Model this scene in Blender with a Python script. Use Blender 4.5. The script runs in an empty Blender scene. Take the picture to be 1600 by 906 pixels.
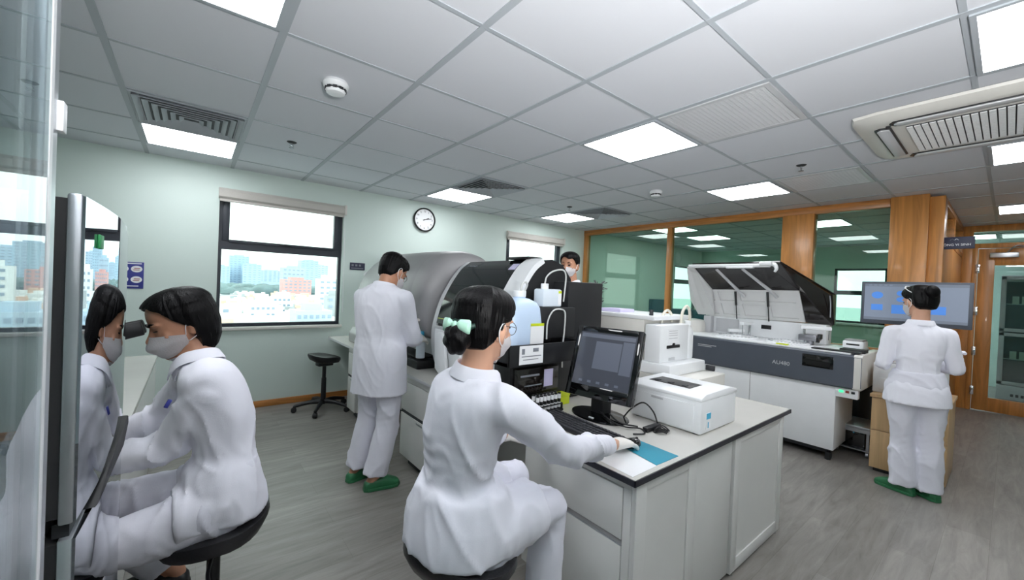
import bpy, bmesh, math, random
from mathutils import Vector, Matrix, noise
import numpy as np
SC = bpy.context.scene
COL = SC.collection
R = math.radians
# ------------------------------------------------------------------ camera, world, exposure
CAM_H = 1.463
HC = 2.5875                      # ceiling height
cam_d = bpy.data.cameras.new('camera')
cam_d.sensor_width = 36.0
cam_d.lens = 36.0 * 623.94 / 1600.0
cam_d.clip_start = 0.02
cam_d.clip_end = 6000
cam = bpy.data.objects.new('camera', cam_d)
COL.objects.link(cam)
def _cam_axes(yaw, pitch, roll):
    cy, sy, cp, sp = math.cos(yaw), math.sin(yaw), math.cos(pitch), math.sin(pitch)
    F = Vector((sy*cp, cy*cp, sp)); r = Vector((cy, -sy, 0)); u = r.cross(F)
    cr, sr = math.cos(roll), math.sin(roll)
    return cr*r + sr*u, -sr*r + cr*u, F
_r, _u, _f = _cam_axes(0.675163928, -0.00960779823, 0.0421667793)
m = Matrix((( _r.x, _u.x, -_f.x, 0), (_r.y, _u.y, -_f.y, 0), (_r.z, _u.z, -_f.z, CAM_H), (0, 0, 0, 1)))
cam.matrix_world = m
SC.camera = cam
SC.view_settings.view_transform = 'Standard'
SC.view_settings.look = 'None'
SC.view_settings.gamma = 1.0
SC.view_settings.use_curve_mapping = False
SC.view_settings.exposure = 0.46
PANEL_E = 9.0                   # emission of the ceiling panels
SKY_E = 2.7
# stand-in for the bounce flash, added behind the camera, turned up to the ceiling
fl_d = bpy.data.lights.new('flash', 'AREA'); fl_d.shape = 'DISK'; fl_d.size = .3; fl_d.energy = 80; fl_d.spread = math.radians(150)
fl = bpy.data.objects.new('flash', fl_d); COL.objects.link(fl); fl.location = (.12, -.75, 1.5)
fl.rotation_euler = (Vector((.5, .42, 1))).to_track_quat('-Z', 'Y').to_euler()
w = bpy.data.worlds.new('overcast_sky'); SC.world = w; w.use_nodes = True
nt = w.node_tree; nt.nodes.clear()
wo = nt.nodes.new('ShaderNodeOutputWorld'); wb = nt.nodes.new('ShaderNodeBackground')
tc = nt.nodes.new('ShaderNodeTexCoord'); nz = nt.nodes.new('ShaderNodeTexNoise'); nz.inputs['Scale'].default_value = 3.0; nz.inputs['Detail'].default_value = 5
cr = nt.nodes.new('ShaderNodeValToRGB'); cr.color_ramp.elements[0].color = (.80, .88, .97, 1); cr.color_ramp.elements[1].color = (1, 1, 1, 1)
cr.color_ramp.elements[0].position = .35; cr.color_ramp.elements[1].position = .6
nt.links.new(tc.outputs['Generated'], nz.inputs['Vector']); nt.links.new(nz.outputs['Fac'], cr.inputs['Fac'])
nt.links.new(cr.outputs['Color'], wb.inputs['Color']); wb.inputs['Strength'].default_value = SKY_E
nt.links.new(wb.outputs[0], wo.inputs[0])
SC.cycles.max_bounces = 10; SC.cycles.diffuse_bounces = 6; SC.cycles.glossy_bounces = 5
SC.cycles.transparent_max_bounces = 12; SC.cycles.transmission_bounces = 8
SC.cycles.caustics_reflective = False; SC.cycles.caustics_refractive = False
SC.cycles.sample_clamp_indirect = 6.0

# ------------------------------------------------------------------ materials
def lin(c):
    return tuple(((v/255)/12.92 if v/255 <= .04045 else ((v/255+.055)/1.055)**2.4) for v in c)
def mat(name, rgb, rough=.5, metal=0., bump=0., bscale=40., var=0., emit=None, estr=0., coat=0., trans=0., alpha=1., spec=.5, stretch=(1,1,1), vscale=6.):
    m = bpy.data.materials.new(name); m.use_nodes = True
    t = m.node_tree; b = t.nodes['Principled BSDF']
    c = (*lin(rgb), 1)
    b.inputs['Base Color'].default_value = c
    b.inputs['Roughness'].default_value = rough; b.inputs['Metallic'].default_value = metal
    b.inputs['Specular IOR Level'].default_value = spec
    if coat: b.inputs['Coat Weight'].default_value = coat; b.inputs['Coat Roughness'].default_value = .05
    if trans: b.inputs['Transmission Weight'].default_value = trans
    if alpha < 1: b.inputs['Alpha'].default_value = alpha
    if emit: b.inputs['Emission Color'].default_value = (*lin(emit), 1); b.inputs['Emission Strength'].default_value = estr
    tc = t.nodes.new('ShaderNodeTexCoord'); mp = t.nodes.new('ShaderNodeMapping'); mp.inputs['Scale'].default_value = stretch
    t.links.new(tc.outputs['Object'], mp.inputs['Vector'])
    if var > 0:
        n = t.nodes.new('ShaderNodeTexNoise'); n.inputs['Scale'].default_value = vscale; n.inputs['Detail'].default_value = 4
        t.links.new(mp.outputs[0], n.inputs['Vector'])
        r = t.nodes.new('ShaderNodeValToRGB')
        r.color_ramp.elements[0].position = .3; r.color_ramp.elements[1].position = .7
        r.color_ramp.elements[0].color = (*[v*(1-var) for v in c[:3]], 1); r.color_ramp.elements[1].color = (*[min(1, v*(1+var)) for v in c[:3]], 1)
        t.links.new(n.outputs['Fac'], r.inputs['Fac']); t.links.new(r.outputs[0], b.inputs['Base Color'])
    if bump > 0:
        n2 = t.nodes.new('ShaderNodeTexNoise'); n2.inputs['Scale'].default_value = bscale; n2.inputs['Detail'].default_value = 3
        t.links.new(mp.outputs[0], n2.inputs['Vector'])
        bn = t.nodes.new('ShaderNodeBump'); bn.inputs['Strength'].default_value = bump; bn.inputs['Distance'].default_value = .01
        t.links.new(n2.outputs['Fac'], bn.inputs['Height']); t.links.new(bn.outputs[0], b.inputs['Normal'])
    return m
def wood(name, rgb, axis=2, rough=.35, var=.28, sc=1.):
    m = mat(name, rgb, rough, coat=.1)
    t = m.node_tree; b = t.nodes['Principled BSDF']
    tc = t.nodes.new('ShaderNodeTexCoord'); mp = t.nodes.new('ShaderNodeMapping')
    s = [14*sc, 14*sc, 14*sc]; s[axis] = 1.1*sc; mp.inputs['Scale'].default_value = s
    n = t.nodes.new('ShaderNodeTexNoise'); n.inputs['Scale'].default_value = 1.2; n.inputs['Detail'].default_value = 6; n.inputs['Distortion'].default_value = 1.2
    r = t.nodes.new('ShaderNodeValToRGB'); c = lin(rgb)
    r.color_ramp.elements[0].position = .32; r.color_ramp.elements[1].position = .68
    r.color_ramp.elements[0].color = (*[v*(1-var*1.3) for v in c], 1); r.color_ramp.elements[1].color = (*[min(1, v*(1+var)) for v in c], 1)
    t.links.new(tc.outputs['Object'], mp.inputs[0]); t.links.new(mp.outputs[0], n.inputs['Vector'])
    t.links.new(n.outputs['Fac'], r.inputs['Fac']); t.links.new(r.outputs[0], b.inputs['Base Color'])
    return m
def glass(name, tint=(235, 245, 240), ior=1.5, rough=0.0, dark=1.0):
    m = bpy.data.materials.new(name); m.use_nodes = True; t = m.node_tree; t.nodes.clear()
    o = t.nodes.new('ShaderNodeOutputMaterial'); mx = t.nodes.new('ShaderNodeMixShader')
    fr = t.nodes.new('ShaderNodeFresnel'); ge = t.nodes.new('ShaderNodeNewGeometry')      # thin pane: same reflectance from both faces
    mr = t.nodes.new('ShaderNodeMapRange'); mr.inputs['To Min'].default_value = ior; mr.inputs['To Max'].default_value = 1/ior
    t.links.new(ge.outputs['Backfacing'], mr.inputs['Value']); t.links.new(mr.outputs[0], fr.inputs['IOR'])
    tr = t.nodes.new('ShaderNodeBsdfTransparent'); tr.inputs[0].default_value = (*[v*dark for v in lin(tint)], 1)
    gl = t.nodes.new('ShaderNodeBsdfGlossy'); gl.inputs['Roughness'].default_value = rough; gl.inputs[0].default_value = (1, 1, 1, 1)
    t.links.new(fr.outputs[0], mx.inputs[0]); t.links.new(tr.outputs[0], mx.inputs[1]); t.links.new(gl.outputs[0], mx.inputs[2]); t.links.new(mx.outputs[0], o.inputs[0])
    return m
M = {}
M['wall'] = mat('mint_wall_paint', (212, 226, 220), .55, bump=.05, bscale=150)
M['wall2'] = mat('green_wall_paint', (196, 220, 208), .6)
M['tile'] = mat('ceiling_tile_board', (213, 215, 221), .8, bump=.03, bscale=200)
M['grid'] = mat('ceiling_grid_metal', (172, 178, 184), .5)
M['panel'] = mat('light_diffuser', (255, 255, 255), .5, emit=(248, 251, 255), estr=PANEL_E)
M['white'] = mat('white_plastic', (236, 238, 240), .35, var=.02)
M['offwhite'] = mat('off_white_plastic', (218, 216, 210), .4, var=.02)
M['lam'] = mat('white_laminate', (214, 214, 211), .3, var=.02)
M['top'] = mat('worktop_laminate', (205, 203, 197), .25, var=.02)
M['edge'] = mat('navy_edge_strip', (24, 26, 36), .35, var=.1)
M['kick'] = mat('dark_recess', (40, 42, 46), .6, var=.1)
M['grey'] = mat('grey_plastic', (150, 149, 150), .42, var=.03)
M['liner'] = mat('white_liner_plastic', (220, 220, 220), .45, var=.02)
M['lgrey'] = mat('light_grey_plastic', (196, 197, 200), .4, var=.02)
M['dgrey'] = mat('dark_slate_plastic', (78, 84, 94), .45, var=.04)
M['black'] = mat('black_plastic', (20, 21, 24), .4, var=.15)
M['satin'] = mat('satin_black_plastic', (18, 19, 22), .55, var=.1)
M['gloss'] = mat('gloss_black', (8, 9, 11), .06, var=.1, coat=.5)
M['smoke'] = mat('smoked_plastic', (26, 22, 20), .12, var=.1, coat=.3)
M['rubber'] = mat('black_rubber', (26, 26, 28), .7, var=.1)
M['vinyl'] = mat('black_vinyl', (24, 24, 27), .42, var=.1, bump=.1, bscale=120)
M['alu'] = mat('brushed_aluminium', (188, 192, 197), .32, metal=.85, bump=.03, bscale=60, stretch=(1, 1, .02))
M['steel'] = mat('brushed_steel', (150, 150, 156), .35, metal=.9, bump=.03, bscale=90, stretch=(1, 1, .02))
M['chrome'] = mat('chrome', (210, 212, 215), .12, metal=1., var=.02)
M['mirror'] = mat('mirror_dark_glass', (176, 180, 190), .015, metal=1., var=.01)
M['frame'] = mat('charcoal_window_frame', (44, 49, 58), .45, var=.06)
M['blind'] = mat('roller_blind_cloth', (196, 192, 186), .7, bump=.1, bscale=90)
M['wood'] = wood('honey_wood', (190, 130, 68), var=.2)
M['woodh'] = wood('honey_wood_across', (186, 124, 64), axis=1)
M['woodx'] = wood('honey_wood_along', (186, 124, 64), axis=0)
M['woodl'] = wood('pale_oak', (205, 172, 128), var=.12)
M['glass'] = glass('clear_glass', (236, 246, 241))
M['gglass'] = glass('green_tinted_glass', (214, 234, 224), 1.5)
M['dglass'] = glass('door_glass', (224, 236, 234), 1.6)
M['filmglass'] = glass('coated_glass', (226, 236, 238), 1.75)
M['coat'] = mat('white_coat_cotton', (237, 237, 246), .75, bump=.03, bscale=260, var=.012, spec=.2)
M['trouser'] = mat('white_trouser_cotton', (229, 229, 239), .75, bump=.03, bscale=260, var=.015, spec=.2)
M['skin'] = mat('skin', (205, 158, 132), .5, var=.06, vscale=14)
M['skin2'] = mat('skin_tan', (186, 136, 108), .5, var=.06, vscale=14)
M['hair'] = mat('black_hair', (9, 8, 9), .42, bump=.25, bscale=9, stretch=(30, 30, 2), spec=.14)
M['mask'] = mat('white_mask_cloth', (247, 248, 251), .8, bump=.1, bscale=200, spec=.2)
M['glove'] = mat('latex_glove', (238, 234, 228), .45, var=.02)
M['clog'] = mat('green_rubber_clog', (38, 104, 66), .5, var=.06)
M['mint'] = mat('mint_satin', (180, 226, 204), .35, var=.06)
M['dkgreen'] = mat('dark_green_ribbon', (12, 52, 42), .5, var=.1)
M['blue'] = mat('navy_print', (52, 58, 140), .5, var=.05)
M['navy'] = mat('navy_sign', (38, 40, 66), .5, var=.05)
M['teal'] = mat('teal_mouse_pad', (36, 136, 160), .6, var=.06)
M['tealc'] = mat('teal_panel', (20, 92, 112), .5, var=.06)
M['label'] = mat('white_label', (240, 241, 243), .5, var=.01)
M['ink'] = mat('grey_print', (120, 124, 132), .6, var=.05)
M['cyan'] = mat('cyan_print', (70, 176, 214), .4, var=.03)
M['yellow'] = mat('lime_yellow', (206, 220, 40), .45, var=.05)
M['hdpe'] = mat('milky_bottle', (222, 232, 242), .4, var=.02)
M['liquid'] = mat('pale_blue_bottle', (196, 216, 240), .38, var=.02)
M['tubing'] = mat('clear_tubing', (206, 208, 206), .25, var=.02)
M['cream'] = mat('cream_tubing', (226, 222, 208), .35, var=.02)
M['lilac'] = mat('lilac_card', (206, 200, 232), .5, var=.02)
M['screenoff'] = mat('dark_screen', (46, 48, 54), .1, emit=(62, 66, 76), estr=.5, coat=.3)
M['green'] = mat('green_sticker', (24, 132, 70), .5, var=.05)
M['ledgreen'] = mat('green_led', (60, 220, 130), .4, emit=(60, 230, 140), estr=1.2)
M['red'] = mat('dull_red', (150, 60, 50), .5, var=.05)
M['orange'] = mat('amber_plastic', (196, 128, 60), .5, var=.05)
# floor: grey wood-look vinyl planks
def floor_mat():
    m = mat('grey_vinyl_planks', (150, 146, 140), .42)
    t = m.node_tree; b = t.nodes['Principled BSDF']
    tc = t.nodes.new('ShaderNodeTexCoord'); mp = t.nodes.new('ShaderNodeMapping'); mp.inputs['Rotation'].default_value = (0, 0, R(0))
    br = t.nodes.new('ShaderNodeTexBrick'); br.inputs['Scale'].default_value = 1.0
    br.inputs['Brick Width'].default_value = 1.3; br.inputs['Row Height'].default_value = .19; br.inputs['Mortar Size'].default_value = .0012
    br.inputs['Color1'].default_value = (*lin((146, 142, 137)), 1); br.inputs['Color2'].default_value = (*lin((132, 128, 123)), 1); br.inputs['Mortar'].default_value = (*lin((120, 116, 110)), 1)
    n = t.nodes.new('ShaderNodeTexNoise'); n.inputs['Scale'].default_value = 2.2; n.inputs['Detail'].default_value = 8; n.inputs['Roughness'].default_value = .65; n.inputs['Distortion'].default_value = .6
    m2 = t.nodes.new('ShaderNodeMapping'); m2.inputs['Scale'].default_value = (1.2, 9, 1)
    r = t.nodes.new('ShaderNodeValToRGB'); r.color_ramp.elements[0].position = .3; r.color_ramp.elements[1].position = .72
    r.color_ramp.elements[0].color = (.66, .66, .66, 1); r.color_ramp.elements[1].color = (1.16, 1.16, 1.16, 1)
    mx = t.nodes.new('ShaderNodeMix'); mx.data_type = 'RGBA'; mx.blend_type = 'MULTIPLY'; mx.inputs['Factor'].default_value = 1
    t.links.new(tc.outputs['Object'], mp.inputs[0]); t.links.new(mp.outputs[0], br.inputs['Vector'])
    t.links.new(tc.outputs['Object'], m2.inputs[0]); t.links.new(m2.outputs[0], n.inputs['Vector']); t.links.new(n.outputs['Fac'], r.inputs['Fac'])
    t.links.new(br.outputs['Color'], mx.inputs[6]); t.links.new(r.outputs[0], mx.inputs[7]); t.links.new(mx.outputs[2], b.inputs['Base Color'])
    return m
M['floor'] = floor_mat()

# ------------------------------------------------------------------ mesh helpers
MATS = {}                                         # root matrix of every thing, by object name
class MB:
    def __init__(s): s.bm = bmesh.new()
    def _add(s, fn, bevel=0, seg=2, rot=None):
        b = bmesh.new(); fn(b)
        if bevel > 0:
            bmesh.ops.bevel(b, geom=list(b.edges), offset=bevel, segments=seg, affect='EDGES', profile=.5)
        if rot is not None: bmesh.ops.transform(b, matrix=rot, verts=b.verts)
        me = bpy.data.meshes.new('tmp'); b.to_mesh(me); b.free(); s.bm.from_mesh(me); bpy.data.meshes.remove(me)
        return s
    def box(s, x0, x1, y0, y1, z0, z1, bevel=0, seg=2, rot=None):
        def fn(b):
            bmesh.ops.create_cube(b, size=1)
            for v in b.verts: v.co = Vector(((x0+x1)/2+v.co.x*(x1-x0), (y0+y1)/2+v.co.y*(y1-y0), (z0+z1)/2+v.co.z*(z1-z0)))
        return s._add(fn, bevel, seg, rot)
    def cyl(s, p0, p1, r0, r1=None, n=24, bevel=0):
        p0, p1 = Vector(p0), Vector(p1); d = p1-p0
        def fn(b): bmesh.ops.create_cone(b, cap_ends=True, segments=n, radius1=r0, radius2=r0 if r1 is None else r1, depth=d.length)
        mt = Matrix.Translation((p0+p1)/2) @ d.to_track_quat('Z', 'Y').to_matrix().to_4x4()
        b = bmesh.new(); fn(b)
        if bevel: bmesh.ops.bevel(b, geom=[e for e in b.edges if any(len(f.verts) > 4 for f in e.link_faces)], offset=bevel, segments=2, affect='EDGES', profile=.5)
        bmesh.ops.transform(b, matrix=mt, verts=b.verts)
        me = bpy.data.meshes.new('tmp'); b.to_mesh(me); b.free(); s.bm.from_mesh(me); bpy.data.meshes.remove(me)
        return s
    def rings(s, rs, cap=True):
        vs = [[s.bm.verts.new(p) for p in r] for r in rs]; n = len(rs[0])
        for a, b in zip(vs, vs[1:]):
            for i in range(n): s.bm.faces.new((a[i], a[(i+1) % n], b[(i+1) % n], b[i]))
        if cap:
            s.bm.faces.new(list(reversed(vs[0]))); s.bm.faces.new(vs[-1])
        return s
    def tube(s, pts, r, n=10, smooth=True, cap=True):
        pts = [Vector(p) for p in pts]
        if smooth and len(pts) > 2: pts = catmull(pts, 8)
        k = len(pts); rr = r if isinstance(r, (list, tuple)) else None
        up = None; rs = []
        for i, p in enumerate(pts):
            t = (pts[min(i+1, k-1)]-pts[max(i-1, 0)]).normalized()
            if up is None: up = t.orthogonal().normalized()
            up = (up - t*up.dot(t)).normalized(); sd = t.cross(up)
            q = r if rr is None else np.interp(i/(k-1), np.linspace(0, 1, len(rr)), rr)
            rs.append([p+up*q*math.cos(2*math.pi*j/n)+sd*q*math.sin(2*math.pi*j/n) for j in range(n)])
        return s.rings(rs, cap)
    def lathe(s, prof, c=(0, 0, 0), n=32, axis=None):
        """prof: (r,z) from bottom to top; closed with caps"""
        mt = Matrix.Translation(Vector(c)) @ (Matrix.Identity(4) if axis is None else Vector(axis).to_track_quat('Z', 'Y').to_matrix().to_4x4())
        return s.rings([[mt @ Vector((max(r, 1e-4)*math.cos(2*math.pi*j/n), max(r, 1e-4)*math.sin(2*math.pi*j/n), z)) for j in range(n)] for r, z in prof])
    def prism(s, poly, a0, a1, axis='y', bevel=0):
        """poly in the two other axes; axis 'y': (x,z), 'x': (y,z), 'z': (x,y)"""
        def P(p, a): return Vector((p[0], a, p[1])) if axis == 'y' else (Vector((a, p[0], p[1])) if axis == 'x' else Vector((p[0], p[1], a)))
        def fn(b):
            A = [b.verts.new(P(p, a0)) for p in poly]; B = [b.verts.new(P(p, a1)) for p in poly]; n = len(poly)
            b.faces.new(A); b.faces.new(list(reversed(B)))
            for i in range(n): b.faces.new((A[i], B[i], B[(i+1) % n], A[(i+1) % n]))
            bmesh.ops.recalc_face_normals(b, faces=b.faces)
        return s._add(fn, bevel)
    def quadplate(s, pts, th):
        """flat polygon with thickness th, away from its normal"""
        p = [Vector(q) for q in pts]; nrm = (p[1]-p[0]).cross(p[2]-p[1]).normalized()*th
        A = [s.bm.verts.new(q) for q in p]; B = [s.bm.verts.new(q-nrm) for q in p]; n = len(p)
        s.bm.faces.new(A); s.bm.faces.new(list(reversed(B)))
        for i in range(n): s.bm.faces.new((A[i], B[i], B[(i+1) % n], A[(i+1) % n]))
        return s
    def ell(s, c, r, rot=None, u=20, v=12):
        def fn(b):
            bmesh.ops.create_uvsphere(b, u_segments=u, v_segments=v, radius=1)
            mt = Matrix.Translation(Vector(c)) @ (rot.to_4x4() if rot is not None else Matrix.Identity(4)) @ Matrix.Diagonal((*r, 1))
            bmesh.ops.transform(b, matrix=mt, verts=b.verts)
        return s._add(fn)
    def xf(s, mt): bmesh.ops.transform(s.bm, matrix=mt, verts=s.bm.verts); return s
    def build(s, name, m, parent=None, smooth=True, local=False):
        me = bpy.data.meshes.new(name)
        bmesh.ops.recalc_face_normals(s.bm, faces=s.bm.faces)
        s.bm.to_mesh(me); s.bm.free()
        return link(name, me, m, parent, smooth, local)
def link(name, me, m, parent=None, smooth=True, local=False):
    o = bpy.data.objects.new(name, me); COL.objects.link(o)
    for q in (m if isinstance(m, list) else [m]): me.materials.append(q)
    if parent is not None:
        mt = MATS.get(parent.name, Matrix.Identity(4)); o.parent = parent
        if not local: me.transform(mt.inverted())
        MATS[o.name] = mt
    else:
        vs = np.empty(len(me.vertices)*3); me.vertices.foreach_get('co', vs); vs = vs.reshape(-1, 3)
        c = Vector(((vs[:, 0].min()+vs[:, 0].max())/2, (vs[:, 1].min()+vs[:, 1].max())/2, vs[:, 2].min()))
        me.transform(Matrix.Translation(-c)); o.location = c; MATS[o.name] = Matrix.Translation(c)
    if smooth:
        me.polygons.foreach_set('use_smooth', [True]*len(me.polygons))
        try: me.set_sharp_from_angle(angle=R(38))
        except Exception: pass
    return o
def catmull(p, n):
    out = []
    P = [p[0]*2-p[1]] + list(p) + [p[-1]*2-p[-2]]
    for i in range(1, len(P)-2):
        for k in range(n):
            t = k/n; a, b, c, d = P[i-1], P[i], P[i+1], P[i+2]
            out.append(.5*((2*b)+(c-a)*t+(2*a-5*b+4*c-d)*t*t+(3*b-a-3*c+d)*t**3))
    out.append(p[-1]); return out
def thing(name, label, cat, loc=(0, 0, 0), rz=0, group=None):
    o = bpy.data.objects.new(name, None); COL.objects.link(o); o.empty_display_size = .05
    o.location = loc; o.rotation_euler = (0, 0, rz)
    MATS[o.name] = Matrix.Translation(Vector(loc)) @ Matrix.Rotation(rz, 4, 'Z')
    return tag(o, label, cat, group)
def tag(o, label, cat, group=None, kind=None):
    o['label'] = label; o['category'] = cat
    if group: o['group'] = group
    if kind: o['kind'] = kind
    return o
def struct(o, label=None):
    o['kind'] = 'structure'
    if label: o['label'] = label
    return o
def kids(o): return [c for c in COL.objects if c.parent == o]
def dup(root, loc, rz=None, label=None, group=None):
    r = root.copy(); COL.objects.link(r); r.location = loc
    if rz is not None: r.rotation_euler = (0, 0, rz)
    if label: r['label'] = label
    if group: r['group'] = group
    for ch in kids(root):
        c = ch.copy(); COL.objects.link(c); c.parent = r
        for g in kids(ch):
            d = g.copy(); COL.objects.link(d); d.parent = c
    return r
def textmesh(body, size, mt, ext=.0008):
    cu = bpy.data.curves.new('txt', 'FONT'); cu.body = body; cu.size = size; cu.align_x = 'CENTER'; cu.align_y = 'CENTER'; cu.extrude = ext
    o = bpy.data.objects.new('txt', cu); COL.objects.link(o)
    dg = bpy.context.evaluated_depsgraph_get(); me = bpy.data.meshes.new_from_object(o.evaluated_get(dg)); bpy.data.objects.remove(o)
    me.transform(mt); return me
def face_matrix(c, right, up):
    right, up = Vector(right).normalized(), Vector(up).normalized(); n = right.cross(up)
    return Matrix(((right.x, up.x, n.x, c[0]), (right.y, up.y, n.y, c[1]), (right.z, up.z, n.z, c[2]), (0, 0, 0, 1)))
# ================================================================== THE SETTING
YW, XP, XD = 5.19, 5.93, 8.65
X0, X1, Y0 = -2.4, 11.6, -3.0
GX = lambda i: -.369 + .666*i
GY = lambda j: 1.4706 + .66*j
struct(MB().box(X0, X1, Y0, YW+.15, -.12, 0).build('floor', M['floor']))
struct(MB().box(X0, X1, Y0, YW+.15, HC, HC+.1).build('ceiling', M['tile']))
g = MB()
for i in range(-3, 19):
    if X0 < GX(i) < X1: g.box(GX(i)-.016, GX(i)+.016, Y0+.01, YW-.002, HC-.005, HC+.002)
for j in range(-6, 6):
    if Y0 < GY(j) < YW: g.box(X0+.01, X1-.01, GY(j)-.011, GY(j)+.011, HC-.004, HC+.002)
struct(g.build('trim_1', M['grid'], smooth=False), 'pale metal ceiling grid between the tiles')
# window wall with three openings
WIN = [(.2, 1.44, .9, 2.365), (4.0, 5.29, .9, 2.365), (9.25, 10.4, .95, 2.15)]
wl = MB(); xs = X0
for a, b, z0, z1 in WIN:
    wl.box(xs, a, YW, YW+.15, 0, HC); wl.box(a, b, YW, YW+.15, 0, z0); wl.box(a, b, YW, YW+.15, z1, HC); xs = b
wl.box(xs, X1, YW, YW+.15, 0, HC)
struct(wl.build('wall_back', M['wall'], smooth=False))
struct(MB().box(X0-.15, X0, Y0, YW, 0, HC).build('wall_left', M['wall'], smooth=False))
struct(MB().box(X0, X1, Y0-.15, Y0, 0, HC).build('wall_front', M['wall'], smooth=False))
# far right wall, with a window opening seen through the partition
W4 = (1.52, 2.35, 1.0, 2.12)
wr = MB(); XR = 10.6
wr.box(XR, XR+.12, .55, W4[0], 0, HC).box(XR, XR+.12, W4[1], YW, 0, HC).box(XR, XR+.12, W4[0], W4[1], 0, W4[2]).box(XR, XR+.12, W4[0], W4[1], W4[3], HC)
struct(wr.build('wall_right', M['wall2'], smooth=False))
struct(MB().box(X1-.1, X1, Y0, .45, 0, HC).build('wall_corridor', M['wall'], smooth=False))
struct(MB().box(X0+.01, XP-.1, YW-.016, YW, 0, .07, .003).build('baseboard_back', M['woodx']))
def window(n, a, b, z0, z1, mull, y=YW, blind=True):
    f = MB(); t = .032; yy0, yy1 = y+.05, y+.11
    f.box(a, a+t, yy0, yy1, z0, z1).box(b-t, b, yy0, yy1, z0, z1).box(a+t, b-t, yy0, yy1, z0, z0+.035).box(a+t, b-t, yy0, yy1, z1-.035, z1).box(a+t, b-t, yy0, yy1, mull-.045, mull+.045)
    s0, s1 = yy0-.015, yy1-.01; e = .062       # opening sash above
    f.box(a+t, a+t+e, s0, s1, mull+.045, z1-.035, .004).box(b-t-e, b-t, s0, s1, mull+.045, z1-.035, .004).box(a+t+e, b-t-e, s0, s1, mull+.03, mull+.06, .004)
    o = struct(f.build('window_%d' % n, M['frame']))
    MB().box(a+t, b-t, yy0+.025, yy0+.031, z0+.035, z1-.035).build('pane', M['glass'], o)
    MB().box((a+b)/2-.06, (a+b)/2+.06, s0-.012, s0, mull+.035, mull+.05, .003).build('handle', M['black'], o)
    MB().box(a-.02, b+.02, y-.03, y+.05, z0-.035, z0, .006).build('sill', M['offwhite'], o)
    return o
window(1, *WIN[0], 1.774); window(2, *WIN[1], 1.774); window(3, *WIN[2], 1.75)
def window_x(n, x, a, b, z0, z1, mull):
    f = MB(); t = .04
    f.box(x+.03, x+.09, a, a+t, z0, z1).box(x+.03, x+.09, b-t, b, z0, z1).box(x+.03, x+.09, a, b, z0, z0+t).box(x+.03, x+.09, a, b, z1-t, z1).box(x+.03, x+.09, a, b, mull-.045, mull+.045)
    o = struct(f.build('window_%d' % n, M['frame']))
    MB().box(x+.055, x+.061, a+t, b-t, z0+t, z1-t).build('pane', M['glass'], o)
    MB().box(x-.09, x+.03, a-.05, b+.3, z0-.04, z0, .004).build('sill', M['white'], o)
window_x(4, XR, *W4, 1.62)
def roller_blind(a, b, label):
    t = thing('roller_blind', label, 'blind', ((a+b)/2, YW, 2.26), group=None)
    MB().prism([(YW-.055, 2.27), (YW-.06, 2.33), (YW-.03, 2.362), (YW+.045, 2.362), (YW+.045, 2.255), (YW-.04, 2.255)], a, b, 'x').build('cassette', M['blind'], t)
    MB().box(a+.01, b-.01, YW-.03, YW-.022, 2.235, 2.26).box(a+.01, b-.01, YW-.036, YW-.016, 2.222, 2.238, .004).build('cloth', M['blind'], t)
    c = MB().tube([(b-.01, YW-.045, 2.27), (b+.005, YW-.03, 1.9), (b+.012, YW-.02, 1.3), (b+.012, YW-.02, 1.05)], .0025, 6)
    c.build('chain', M['white'], t)
    MB().box(b-.012, b+.014, YW-.06, YW-.002, 2.25, 2.37, .004).build('bracket', M['offwhite'], t)
roller_blind(.19, 1.45, 'grey beige roller blind rolled up above the window with the city view')
roller_blind(3.99, 5.30, 'grey beige roller blind rolled up above the window behind the analyzers')

# timber and glass partition on the right
struct(MB().box(XP-.05, XP+.05, .55, YW, 0, .9).build('wall_partition', M['lam'], smooth=False))
tr = MB()
for y0, y1 in ((5.10, 5.188), (3.375, 3.455)): tr.box(XP-.045, XP+.045, y0, y1, .9, 2.5, .004)
struct(tr.build('trim_2', M['wood']), 'honey wood posts of the glazed partition')
tr = MB().box(XP-.05, XP+.05, .84, YW, 2.495, HC-.001, .004).box(XP-.06, XP+.06, .84, YW, .9, .95, .004)
struct(tr.build('trim_3', M['woodh']), 'honey wood rails of the glazed partition')
struct(MB().box(XP-.07, XP+.07, 1.52, 1.855, .0, 2.5, .004).build('trim_4', M['wood']), 'wide honey wood pier in the glazed partition')
struct(MB().box(XP-.1, XP+.1, .55, .84, 0, HC-.002, .004).box(XP-.06, XP+.16, .44, .55, 0, HC-.03, .004).build('trim_5', M['wood']), 'honey wood end pier at the corridor corner')
for k, (y0, y1) in enumerate(((3.455, 5.10), (1.855, 3.375), (.84, 1.52))):
    struct(MB().box(XP-.005, XP+.005, y0, y1, .95, 2.495).build('window_%d' % (5+k), M['gglass'], smooth=False), 'tinted pane of the glazed partition')
# corridor side
struct(MB().box(XP+.16, XD, .46, .54, 0, 2.14, .003).build('wall_side', M['wood'], smooth=False))
tr = MB().box(XP+.16, XD, .455, .545, 2.14, 2.2, .003).box(XP+.16, XD, .455, .545, 2.52, HC-.001, .003)
for x in (XP+.2, 7.3, XD-.05): tr.box(x-.035, x+.035, .455, .545, 2.2, 2.52, .003)
struct(tr.build('trim_6', M['woodx']), 'honey wood clerestory frame along the corridor')
struct(MB().box(XP+.2, XD, .497, .503, 2.2, 2.52).build('window_8', M['gglass'], smooth=False), 'clerestory pane along the corridor')
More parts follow.
